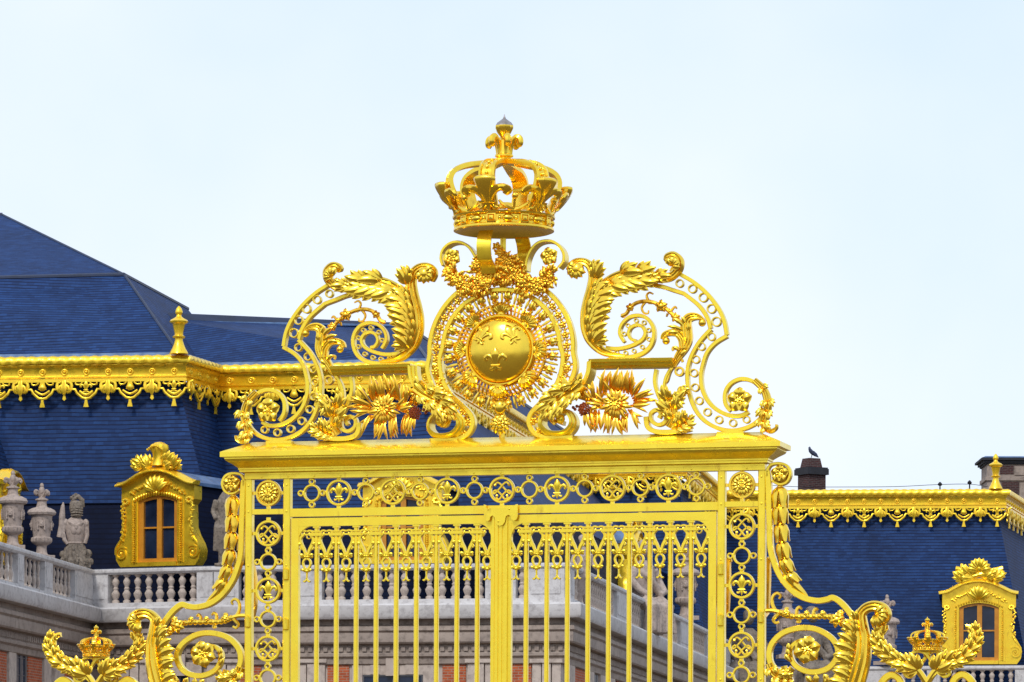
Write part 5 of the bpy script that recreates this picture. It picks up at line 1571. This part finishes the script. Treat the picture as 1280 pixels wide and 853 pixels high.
# ---- dormer windows, drawn in units of the photo (u right, v down), K metres per unit
def dormer(root, B, pos, rz, K, crest, first=True):
    def P(u, v): return ((u - 376) * K, (795 - v) * K)
    def PL(pts): return [P(a, b) for a, b in pts]
    arch = [(96, 300), (150, 290), (200, 265), (250, 238), (310, 220), (370, 214), (430, 220), (490, 238), (545, 264), (600, 290), (648, 300)]
    oa = [(238, 400), (262, 388), (300, 376), (376, 366), (450, 376), (488, 388), (512, 400)]
    body = MB()
    # jambs with scrolled feet
    jl = [(120, 300), (120, 395), (146, 425), (142, 560), (122, 610), (92, 660), (76, 705), (84, 755), (112, 795), (238, 795), (238, 400), (238, 300)]
    body.prism(PL(jl), -0.06, 0.4); body.prism(PL([(752 - a, b) for a, b in jl]), -0.06, 0.4)
    head = [(238, 400)] + oa[1:-1] + [(512, 400), (512, 298), (545, 292), (600, 296), (600, 292), (545, 266), (490, 240), (430, 222), (370, 216), (310, 222), (250, 240), (200, 267), (150, 292), (150, 297), (238, 297)]
    hd = [P(*p) for p in [(238, 300), (238, 400)] + oa[1:-1] + [(512, 400), (512, 300)]]
    body.prism(hd, -0.061, 0.4)
    tymp = [P(*p) for p in [(122, 302)] + [(150, 296), (200, 271), (250, 244), (310, 226), (370, 220), (430, 226), (490, 244), (545, 270), (600, 296)] + [(632, 302)]]
    body.prism(tymp, -0.055, 0.4)
    body.prism(PL([(238, 770), (512, 770), (512, 795), (238, 795)]), -0.10, 0.4)
    # side cheeks and vault running back into the roof
    o = body.obj('dormer', 'palegold', root); o.location = Vector(pos) - B; o.rotation_euler = (0, 0, rz)
    for s in (1, -1):
        ck = MB(); ck.box((s * 222 * K, 1.5, 248 * K), (0.10, 2.2, 490 * K)); ck.obj('cheek', 'skirt', o, 0, True)
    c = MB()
    c.sweep(cr([P(*p) for p in arch], 4)[::-1], lambda i, t: [(-0.09, -0.15), (-0.09, 0.10), (-0.05, 0.16), (-0.03, 0.24), (0.02, 0.30), (0.05, 0.30), (0.05, -0.15)])
    c.obj('arched_pediment', 'palegold', o)
    vlt = MB(); q = cr([P(a, b - 6) for a, b in arch], 3)
    vlt.rings([[(x, 0.14, z), (x, 3.2, z), (x, 3.2, z - 0.1), (x, 0.14, z - 0.1)] for x, z in q]); vlt.obj('dormer_roof', 'lead', o, 30)
    # beaded surround and carved garlands
    bd = MB()
    for s in (1, -1):
        for k in range(27):
            x, z = P(376 + s * 163, 765 - 13.4 * k); bd.ball((x, -0.115, z), (0.042, 0.045, 0.030), 7, 5)
        x0_, z0_ = P(376 + s * 180, 585); bd.box((x0_, -0.065, z0_), (0.03, 0.05, 380 * K)); x0_, z0_ = P(376 + s * 147, 585); bd.box((x0_, -0.07, z0_), (0.04, 0.06, 372 * K))
    for k in range(19):
        t = -1 + 2 * k / 18; x, z = P(376 + t * 160, 352 + 40 * t * t); bd.ball((x, -0.11, z), (0.038, 0.05, 0.06), 7, 5)
    bd.obj('beaded_surround', 'palegold', o)
    random.seed(5)
    for s in (1, -1):
        gb = MB()
        for k in range(26):
            t = k / 25; u = 376 + s * (240 + 6 * math.sin(t * 9)); v = 420 + 215 * t
            x, z = P(u + random.uniform(-10, 10), v); gb.ball((x, -0.07 - random.random() * .03, z), (random.uniform(.035, .06), .05, random.uniform(.04, .06)), 6, 4)
        x, z = P(376 + s * 228, 400)
        for k in range(8): a = k * .8; gb.ball((x + .09 * math.cos(a) - s * 0.02, -0.09, z + .07 * math.sin(a)), (.06, .05, .05), 6, 4)
        gb.obj('flower_drop', 'palegold', o)
        gb = MB()
        c2 = P(376 + s * 252, 714); gb.sweep(spiral(c2, 42 * K, 8 * K, pi / 2 + s * .8, s * -1.9, 36), lambda i, t: [(-.025, .04), (-.025, .12), (.025, .12), (.025, .04)]); gb.ball((c2[0], -.09, c2[1]), .055, 7, 5)
        gb.sweep(cr([P(376 + s * 232, 600), P(376 + s * 262, 640), P(376 + s * 290, 680), P(376 + s * 292, 720)], 4), rect(0.05, 0.06, 0.09))
        gb.obj('scroll_foot', 'palegold', o)
    gb = MB()
    for s in (1, -1):
        for k in range(22):
            t = k / 21; u = 376 + s * (40 + 150 * t); v = 290 + 75 * t * t + 12 * math.sin(pi * t) - 6
            x, z = P(u, v + random.uniform(-14, 14)); gb.ball((x, -0.08, z), (random.uniform(.03, .06), .05, random.uniform(.03, .055)), 6, 4)
    for k in range(7):
        a = pi / 2 + (k - 3) * .34; leaflet(gb, P(374, 345), a, 105 * K, 18 * K, 0.09, 0.2, 0, 0, 5, 0.02, 0.4)
    x, z = P(374, 262); gb.ball((x, -.14, z), (.20, .08, .05), 10, 5)
    gb.obj('carved_garland', 'palegold', o)
    # window: ochre frame, mullion, transom, panes
    fr = MB()
    fr.prism([P(*p) for p in [(238, 772), (238, 400)] + oa[1:4] + [(376, 384), (300, 394), (268, 404), (268, 772)]], 0.02, 0.14)
    fr.prism([P(*p) for p in [(514, 772), (514, 400)] + oa[::-1][1:4] + [(376, 384), (452, 394), (484, 404), (484, 772)]], 0.021, 0.14)
    x, z = P(380, 575); fr.box((x, 0.06, z), (34 * K, 0.10, 385 * K))
    x, z = P(376, 560); fr.box((x, 0.08, z), (230 * K, 0.06, 10 * K)); x, z = P(376, 760); fr.box((x, 0.05, z), (230 * K, 0.10, 26 * K))
    w_ = fr.obj('window_frame', 'wood', o)
    pn = MB(); pn.prism([P(*p) for p in [(245, 770), (245, 405), (300, 380), (376, 370), (452, 380), (507, 405), (507, 770)]], 0.12, 0.15); pn.obj('pane', 'glass', o)
    if crest < 0: return o
    cs = MB(); random.seed(2 + crest)
    if crest == 0:                              # plumed helmet between leaf sprays
        cs.lathe([(10 * K, -10 * K), (52 * K, 0), (40 * K, 40 * K), (44 * K, 75 * K), (56 * K, 100 * K), (50 * K, 125 * K), (25 * K, 140 * K), (1 * K, 144 * K)], (0, 0.02, (795 - 185) * K), 18, mod=lambda q, th: 1 + (.10 * math.cos(9 * th) if q in (4, 5) else 0))
        for k in range(9):
            x, z = P(325 + k * 12.5, 92 - 22 * math.sin(pi * k / 8)); cs.ball((x, -.24, z), (.045, .05, .05), 6, 4)
    else:                                       # shell hood over a round boss, crossed staves below
        for k in range(9):
            a = pi / 2 + (k - 4) * .36; leaflet(cs, P(376, 140), a, 88 * K, 20 * K, 0.10, 0.35, 0, 0, 6, 0.03, 0.4)
        x, z = P(376, 128); cs.ball((x, -.14, z), (.15, .14, .16), 12, 8)
        for s in (1, -1): cs.tube([(s * -150 * K, -.06, (795 - 205) * K), (s * 165 * K, -.10, (795 - 130) * K)], [.10, .13], 8)
    for s in (1, -1):
        for k in range(11):
            u, v = 376 + s * random.uniform(30, 120), random.uniform(165, 205)
            frond(cs, P(u, v), pi / 2 - s * random.uniform(.5, 1.5), random.uniform(60, 95) * K, 24 * K, random.uniform(.03, .12), .3, s * .2, 6, .3)
        cs.box((s * 70 * K, 0.05, (795 - 205) * K), (140 * K, .25, 22 * K))
    cs.obj('crest', 'palegold', o)
    return o


K1 = 2.93 / 580
yb = 134.7
dormer(pav, B1, atY(198, 708, yb), math.atan2((rw[2] - rw[1]).y, (rw[2] - rw[1]).x), K1, 0)
dormer(wing, B2, atY(503, 705.5, yb - 0.6), math.atan2((rw[3] - rw[2]).y, (rw[3] - rw[2]).x), K1 * 0.96, 1)
dormer(far, B3, atY(1223.5, 830.5, cw[7].y - 3.2), math.atan2((cw[7] - cw[6]).y, (cw[7] - cw[6]).x), 3.48 / 580, 1)
lr = math.atan2((rw[1] - rw[0]).y, (rw[1] - rw[0]).x)
# pavilion's front-left return, its slope and dormer look across the courtyard
ln = Vector(((rw[1] - rw[0]).normalized().y, -(rw[1] - rw[0]).normalized().x, 0)); ld = (rw[1] - rw[0]).normalized().to_3d()
c_ = Vector((*on_line(12, rw[0], rw[1]), 0)) - ln * 2.6
vb = atH(26, 628, HB)
m_ = slab([vb - ld * 24, vb, vb - ln * 1.3 + Vector((0, 0, HC - 0.8 - HB)), vb - ld * 24 - ln * 1.3 + Vector((0, 0, HC - 0.8 - HB))], .15); bpart(m_, 'mansard_slope', 'slate', pav, B1, True, 0)
m_ = MB(); va, vb2 = vb - ld * 24 - ln * .1, vb - ln * .1
m_.add([(va.x, va.y, floorz), (vb2.x, vb2.y, floorz), (vb2.x, vb2.y, HB), (va.x, va.y, HB)] + [(va.x - ln.x * .2, va.y - ln.y * .2, floorz), (vb2.x - ln.x * .2, vb2.y - ln.y * .2, floorz), (vb2.x - ln.x * .2, vb2.y - ln.y * .2, HB), (va.x - ln.x * .2, va.y - ln.y * .2, HB)], [(0, 1, 2, 3), (4, 7, 6, 5), (0, 4, 5, 1), (1, 5, 6, 2), (3, 2, 6, 7), (0, 3, 7, 4)])
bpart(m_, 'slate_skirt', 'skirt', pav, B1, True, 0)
p0 = vb + ln * 0.25 - ld * 2.6; dormer(pav, B1, Vector((p0.x, p0.y, atY(198, 708, yb).z)), lr, K1, -1)
# side-on dormer of the wing, seen between the right-hand bars
pr = on_line(843, rw[3], rw[4]); rdv = (rw[4] - rw[3]).normalized(); rn_ = Vector((rdv.y, -rdv.x))
p0 = pr - rn_ * 1.5; v = ray(843, 792); dormer(wing, B2, Vector((p0.x, p0.y, HR + 0.1)), math.atan2(rdv.y, rdv.x), K1, 1)

# ---- chimneys
def bx(mb, x0, x1, y0, y1, Y, dep, taper=0.0, turn=0.0):
    a, b = atY(x0, y0, Y), atY(x1, y1, Y); zc_, h = (a.z + b.z) / 2, abs(a.z - b.z)
    w0, w1 = abs(b.x - a.x) / 2, abs(b.x - a.x) / 2 * (1 - taper); cx_ = (a.x + b.x) / 2; z0, z1 = zc_ - h / 2, zc_ + h / 2
    e0, e1_ = dep / 2, dep / 2 * (1 - taper); yc = Y + dep / 2
    vs_ = ([(cx_ - w0, yc - e0, z0), (cx_ + w0, yc - e0, z0), (cx_ + w0, yc + e0, z0), (cx_ - w0, yc + e0, z0), (cx_ - w1, yc - e1_, z1), (cx_ + w1, yc - e1_, z1), (cx_ + w1, yc + e1_, z1), (cx_ - w1, yc + e1_, z1)])
    ct, st_ = math.cos(turn), math.sin(turn)
    mb.add([(cx_ + (x - cx_) * ct - (y - yc) * st_, yc + (x - cx_) * st_ + (y - yc) * ct, z) for x, y, z in vs_], [(3, 2, 1, 0), (4, 5, 6, 7), (0, 1, 5, 4), (1, 2, 6, 5), (2, 3, 7, 6), (3, 0, 4, 7)])


YC = 196.0
m_ = MB(); bx(m_, 1003, 1028, 593, 640, YC, 0.9, 0, .5); ch = bpart(m_, 'chimney', 'oldbrick', far, B3, True, 0)
m_ = MB(); bx(m_, 1000, 1031, 585.5, 593.0, YC - .12, 1.15, 0, .5); bx(m_, 1001, 1030, 583.8, 585.6, YC - .1, 1.1, 0, .5); bpart(m_, 'chimney_cap', 'soot', ch, B3)
m_ = MB(); bx(m_, 1004.5, 1025, 572.5, 584, YC + .1, .70, .20, .5); bpart(m_, 'chimney_pot', 'oldbrick', ch, B3, True, 0)
YC2 = 203.0
m_ = MB(); bx(m_, 1234, 1330, 573.5, 660, YC2, 2.5); ch2 = bpart(m_, 'chimney', 'greystone', far, B3)
m_ = MB(); bx(m_, 1227, 1335, 572.2, 575.5, YC2 - .25, 3.0); bx(m_, 1230, 1333, 575.5, 578.8, YC2 - .15, 2.8); bx(m_, 1232, 1332, 578.8, 581, YC2 - .08, 2.6); bpart(m_, 'chimney_cap', 'soot', ch2, B3)
m_ = MB(); bx(m_, 1228, 1334, 570, 572.3, YC2 - .2, 2.9, .08); bpart(m_, 'lead_capping', 'lead', ch2, B3)
m_ = MB(); bx(m_, 1250, 1267, 582, 592.5, YC2 - .04, .3); bx(m_, 1252, 1274, 602.5, 618, YC2 - .04, .3); bpart(m_, 'brick_panel', 'oldbrick', ch2, B3, True, 0)
m_ = MB(); bx(m_, 1232, 1332, 596, 601, YC2 - .09, 2.6); bx(m_, 1268.5, 1280, 583, 594, YC2 - .05, .3); bpart(m_, 'stone_band', 'greystone', ch2, B3)
# lightning cable with its little stand-offs
m_ = MB(); q = [atY(a, b, 192.5) for a, b in ((965, 607), (1000, 608.8), (1060, 609.0), (1120, 608.5), (1172, 606.0), (1212, 605.5), (1235, 608.8))]; m_.tube(cr(q, 4), 0.013, 5)
bpart(m_, 'lightning_cable', 'iron', far, B3)
for a, b, h in ((1175, 606, 3), (1212, 604, 8)):
    m_ = MB(); p = atY(a, b, 192.5); m_.lathe([(.03, -.7), (.03, -.06), (.09, -.03), (.10, .03), (.05, .09), (.02, .12)], p, 8); bpart(m_, 'cable_stand', 'iron', far, B3)

# ================================================================== THINGS ON THE PALACE
# pigeon on the chimney pot
pg = MB(); pp = atY(1014.5, 572.5, YC + .45)
pg.tube([(-0.22, 0, 0.10), (-0.12, 0, 0.135), (0.0, 0, 0.17), (0.10, 0, 0.23), (0.15, 0, 0.29), (0.165, 0, 0.33), (0.16, 0, 0.365)], [0.012, 0.045, 0.075, 0.075, 0.05, 0.042, 0.02], 10)
pg.tube([(0.17, 0, 0.335), (0.215, 0, 0.325)], [0.014, 0.003], 6)
for s in (1, -1):
    pg.leaf([(0.10, s * 0.07, 0.24), (0.0, s * 0.085, 0.19), (-0.12, s * 0.06, 0.14), (-0.25, s * 0.03, 0.08)], 0.06, .2, 0, 1, 0, 0, .015, nrm=(0, s, 0))
    pg.tube([(0.01, s * .03, 0.12), (0.015, s * .03, 0.0)], 0.008, 5)
bo = pg.obj('pigeon', 'bird', None); bo.location = pp; bo.rotation_euler = (0, math.radians(-14), math.radians(195)); bo.scale = (1.25,) * 3
tag(bo, 'dark pigeon perched on the brick chimney pot', 'bird')

U1 = 1 / (5.685 * 43.0)


def urn_mesh():
    m_ = MB()
    pr = [(62, 0), (62, 12), (46, 16), (40, 30), (36, 58), (38, 78), (46, 84), (52, 88), (66, 98), (74, 114), (72, 134), (62, 142), (62, 150), (66, 180), (72, 230), (76, 286), (78, 296), (96, 302), (102, 318), (92, 338), (66, 352), (44, 358), (38, 368), (34, 390), (36, 404), (48, 410), (46, 418), (26, 424), (20, 440), (22, 452)]
    m_.lathe([(r * U1, z * U1) for r, z in pr], (0, 0, 0), 36, mod=lambda q, th: 1 + (0.055 * math.cos(18 * th) if q in (8, 9, 10) else 0.05 * math.cos(16 * th) if q in (18, 19) else 0))
    m_.box((0, 0, -6 * U1), (150 * U1, 150 * U1, 30 * U1))
    return m_


def urn(px, py, H, label, sc_=1.0, rz=0.0):
    r = empty('stone_urn', atH(px, py, H), rz); r.scale = (sc_,) * 3
    tag(r, label, 'urn', 'stone urns on the palace balustrade')
    urn_mesh().obj('body', 'urn', r)
    f = MB()
    for k in range(4):
        a = k * pi / 2 + .3; c = [(12, 436), (26, 450), (44, 470), (56, 474), (62, 460), (52, 450)]
        f.tube([(x * U1 * math.cos(a), x * U1 * math.sin(a), z * U1) for x, z in cr(c, 3)], [13 * U1] * 16, 7)
    f.ball((0, 0, 478 * U1), (22 * U1, 22 * U1, 34 * U1), 10, 7); f.ball((0, 0, 515 * U1), (15 * U1, 15 * U1, 20 * U1), 9, 6)
    f.obj('finial', 'urn', r)
    for k in range(4):
        a = k * pi / 2 - pi / 2 - .45; l = MB()
        l.ball((0, 0, 0), (30 * U1, 18 * U1, 38 * U1), 10, 7); l.ball((0, -16 * U1, -4 * U1), (9 * U1, 12 * U1, 14 * U1), 7, 5); l.ball((0, -14 * U1, -22 * U1), (15 * U1, 10 * U1, 8 * U1), 7, 5)
        for s in (1, -1):
            l.ball((s * 13 * U1, -14 * U1, 10 * U1), (7 * U1, 6 * U1, 5 * U1), 6, 4); l.ball((s * 28 * U1, -4 * U1, 24 * U1), (10 * U1, 9 * U1, 10 * U1), 6, 4)
            for q in range(5): l.ball((s * (30 + 3 * q % 5) * U1, -2 * U1, (14 - 16 * q) * U1), (11 * U1, 10 * U1, 11 * U1), 6, 4)
        l.v = [(x * .78, y * .7, z * .8) for x, y, z in l.v]
        o = l.obj('lion_mask', 'urn', r); o.location = (70 * U1 * math.cos(a), 70 * U1 * math.sin(a), 236 * U1); o.rotation_euler = (0, 0, a + pi / 2)
    return r


urn(15.8, 683.5, HR + 0.14, 'stone urn with lion masks at the left edge, in front of a gilded dormer', 1.0, .3)
urn(51.9, 696.0, HR + 0.14, 'stone urn with lion masks, next to the armoured statue', 1.0, .5)


def fuse(o, vox):
    m_ = o.modifiers.new('fuse', 'REMESH'); m_.mode = 'VOXEL'; m_.voxel_size = vox; m_.use_smooth_shade = True
    return o


# ---- armoured trophy statue on the balustrade corner (units: photo pixels x 5.685)
st = empty('armour_statue', atH(94, 712, HR), math.radians(12))
tag(st, 'weathered stone trophy statue of an empty armour with plumed helmet on the balustrade', 'statue')
V = lambda u, v, y=0: (u * U1, y * U1, (795 - v) * U1)
b = MB()
def lat(c, pr, sy=0.75, k=20, mod=None):
    b.lathe([(r * U1, (795 - v) * U1) for r, v in pr], (c * U1, 0, 0), k, mod, sy)
lat(0, [(30, 405), (46, 415), (66, 432), (76, 455), (74, 490), (70, 530), (62, 565), (56, 590), (60, 600), (50, 606)], 0.72)
for s in (1, -1):
    b.ball(V(s * 14, 500, -44), (26 * U1, 16 * U1, 40 * U1), 10, 7); b.ball(V(s * 76, 450), (26 * U1, 30 * U1, 34 * U1), 10, 7)
for k in range(5): b.tube([V(-60 + 4 * k, 440 + 6 * k, -40), V(0, 470 + 6 * k, -62), V(60 - 4 * k, 440 + 6 * k, -40)], 4 * U1, 5)
b.tube([V(-78, 455), V(-96, 520, -8), V(-82, 580, -20), V(-60, 610, -26)], [26 * U1, 20 * U1, 17 * U1, 13 * U1], 8)
b.tube([V(-118, 560, -10), V(-104, 470, -10), V(-100, 400, -10), V(-96, 330, -10), V(-92, 296, -10)], [24 * U1, 22 * U1, 24 * U1, 16 * U1, 5 * U1], 8)
b.tube([V(80, 460), V(86, 540), V(70, 600)], [22 * U1, 18 * U1, 16 * U1], 8)
torso = fuse(b.obj('cuirass', 'urn', st), 0.009)
b = MB()
b.lathe([(60 * U1, 190 * U1), (72 * U1, 160 * U1), (92 * U1, 110 * U1), (108 * U1, 60 * U1), (104 * U1, 15 * U1), (80 * U1, 0)], (0, 0, 0), 48, lambda q, th: 1 + .13 * math.sin(7 * th + q) + .07 * math.sin(15 * th - q * 1.5), .85)
random.seed(19)
for k in range(40):
    a = random.uniform(pi, 2 * pi); h = random.uniform(20, 165); r = 78 + 30 * (1 - h / 180)
    b.tube([(r * math.cos(a) * U1, r * .85 * math.sin(a) * U1, h * U1), ((r + 9) * math.cos(a + .06) * U1, (r + 9) * .85 * math.sin(a + .06) * U1, (h - 22) * U1), ((r + 6) * math.cos(a) * U1, (r + 6) * .85 * math.sin(a) * U1, (h - 44) * U1)], [9 * U1, 12 * U1, 6 * U1], 6)
for x, y, z, r in ((95, 10, 120, 34), (110, 5, 60, 30), (-105, 0, 40, 34), (-90, 10, 110, 30)): b.ball((x * U1, y * U1, z * U1), r * U1, 9, 6)
fuse(b.obj('draped_skirt', 'statue', st), 0.010)
b = MB()
b.lathe([(34 * U1, 385 * U1), (40 * U1, 400 * U1), (38 * U1, 410 * U1), (47 * U1, 425 * U1), (52 * U1, 455 * U1), (50 * U1, 480 * U1), (42 * U1, 500 * U1), (24 * U1, 512 * U1), (2 * U1, 516 * U1)], (6 * U1, 0, 0), 20, None, 1.05)
for k in range(4): b.tube([V(-38, 395 - 18 * k, -30), V(8, 392 - 18 * k, -56), V(52, 395 - 18 * k, -30)], 5.5 * U1, 6)
b.tube([V(-40, 310), V(-10, 268), V(20, 250), V(52, 280), V(62, 330)], [8 * U1, 16 * U1, 20 * U1, 18 * U1, 8 * U1], 8)
for k in range(5): b.ball(V(-30 + 16 * k, 262 - 12 * (2 - abs(k - 2)), 0), 15 * U1, 7, 5)
fuse(b.obj('helmet', 'statue', st), 0.008)


def draped(name, pos, hgt, rz, label, seated, mat='urn', grp=None):
    """stone figure fused into one body: torso, head, arms, folds of cloth; seated or standing"""
    r = empty(name, pos, rz); tag(r, label, 'statue', grp)
    k = hgt / 7.0 if not seated else hgt / 5.6
    b = MB()
    if seated:
        b.box((0, 0.3 * k, 0.7 * k), (2.4 * k, 1.5 * k, 1.4 * k))
        b.tube([(0, 0.2 * k, 1.5 * k), (0, 0.1 * k, 2.4 * k), (0, 0, 3.2 * k), (0, 0, 3.95 * k), (0, -0.05 * k, 4.3 * k)], [.85 * k, .72 * k, .80 * k, .70 * k, .30 * k], 14, .72)
        b.ball((0.06 * k, -0.15 * k, 4.95 * k), (.36 * k, .42 * k, .48 * k), 12, 9); b.ball((0.06 * k, 0, 5.15 * k), (.42 * k, .45 * k, .38 * k), 10, 7); b.ball((.06 * k, -.56 * k, 4.9 * k), (.07 * k, .1 * k, .12 * k), 6, 4)
        for s in (1, -1):
            b.tube([(s * .45 * k, .1 * k, 1.6 * k), (s * .62 * k, -.9 * k, 1.75 * k), (s * .65 * k, -1.3 * k, 1.55 * k), (s * .6 * k, -1.25 * k, .8 * k), (s * .62 * k, -1.4 * k, .12 * k)], [.5 * k, .46 * k, .42 * k, .34 * k, .26 * k], 10)
            b.tube([(s * .72 * k, 0, 3.75 * k), (s * 1.1 * k, -.05 * k, 3.1 * k), (s * (1.15 if s > 0 else .8) * k, -.55 * k, 2.5 * k), (s * .5 * k, -.9 * k, 2.3 * k)], [.32 * k, .28 * k, .22 * k, .16 * k], 9)
        for q in range(9):
            x = -1.0 + .25 * q; b.tube([(x * k * .5, -.6 * k, 2.1 * k), (x * k * .8, -1.25 * k, 1.6 * k), (x * k, -1.3 * k, .8 * k), (x * 1.15 * k, -1.35 * k, .05 * k)], [.12 * k, .2 * k, .22 * k, .2 * k], 7)
        b.tube([(-.8 * k, .1 * k, 3.9 * k), (-.2 * k, -.62 * k, 3.3 * k), (.7 * k, -.6 * k, 2.4 * k)], [.2 * k, .22 * k, .25 * k], 8)
        b.tube([(1.2 * k, 0, .2 * k), (1.5 * k, -.1 * k, 1.2 * k), (1.3 * k, .1 * k, 2.4 * k)], [.35 * k, .42 * k, .25 * k], 9)
        b.tube([(-1.3 * k, 0, .1 * k), (-1.5 * k, -.2 * k, .8 * k), (-1.1 * k, -.1 * k, 1.7 * k)], [.4 * k, .45 * k, .3 * k], 9)
    else:
        b.box((0, 0, .12 * k), (1.6 * k, 1.2 * k, .24 * k))
        for s in (1, -1):
            b.tube([(s * .35 * k, 0, 3.5 * k), (s * .42 * k, -.12 * k, 2.0 * k), (s * .36 * k, 0, .9 * k), (s * .42 * k, -.05 * k, .2 * k)], [.5 * k, .38 * k, .3 * k, .22 * k], 10)
            b.tube([(s * .8 * k, 0, 5.2 * k), (s * 1.1 * k, .05 * k, 4.3 * k), (s * (1.4 if s > 0 else .7) * k, -.5 * k, 3.7 * k)], [.3 * k, .26 * k, .18 * k], 9)
        b.tube([(0, 0, 3.3 * k), (0, 0, 4.2 * k), (0, 0, 5.0 * k), (0, 0, 5.5 * k), (0, -.05 * k, 5.9 * k)], [.72 * k, .66 * k, .82 * k, .6 * k, .28 * k], 14, .7)
        b.ball((0, -.1 * k, 6.5 * k), (.38 * k, .44 * k, .5 * k), 12, 9); b.ball((0, .02 * k, 6.7 * k), (.44 * k, .46 * k, .38 * k), 10, 7); b.ball((0, -.53 * k, 6.45 * k), (.07 * k, .1 * k, .12 * k), 6, 4)
        for q in range(6): b.tube([(-.8 * k + .2 * q * k, .2 * k, 4.2 * k - .2 * q * k), (-.7 * k + .25 * q * k, -.45 * k, 3.0 * k), (-.9 * k + .3 * q * k, -.2 * k, 1.2 * k)], [.15 * k, .2 * k, .16 * k], 7)
    fuse(b.obj('figure', mat, r), 0.03)
    return r


def rail_pos(px, a, b, out, z):
    p = on_line(px, a, b); d = (b - a).normalized()
    return Vector((p.x + d.y * out, p.y - d.x * out, z))


LED = HR - 1.185
draped('stone_figure', rail_pos(722, rw[3], rw[4], 0.15, LED), 2.2, .5, 'standing draped stone figure at the right end of the front balustrade', False, 'urn')
draped('stone_figure', rail_pos(803, rw[3], rw[4], 0.05, LED), 3.3, .75, 'large seated stone statue on the receding balustrade behind the bars', True, 'urn')
p_ = rail_pos(857, rw[3], rw[4], 0, HR)
urn(857, 771, HR + 0.1, 'stone urn seen between the rightmost gate bars', 1.25, .4).location = p_ + Vector((0, 0, .14))
LED = HRD - 1.185
draped('stone_figure', rail_pos(1014, dw[0], dw[1], 0.05, LED), 3.7, .45, 'seated stone statue seen through the oval scroll on the right', True, 'statue')
draped('stone_figure', rail_pos(936, dw[0], dw[1], 0.05, LED), 3.6, -.3, 'seated stone statue seen through the right-hand ring panel of the gate', True, 'statue')
urn(988, 806, HRD + 0.2, 'stone urn rising behind the berry vine of the right-hand scroll', 1.3, .1).location = rail_pos(984, dw[0], dw[1], -.1, HRD + .45)
urn(1113, 833, HRD + 0.05, 'stone urn beside the right-hand acanthus scroll, against the far slate roof', 1.25, .7).location = rail_pos(1109, dw[0], dw[1], 0, HRD + .17)
draped('stone_figure', rail_pos(283, rw[2], rw[3], 0, HR), 2.7, -.3, 'standing stone statue half hidden by the left gate post', False, 'statue')
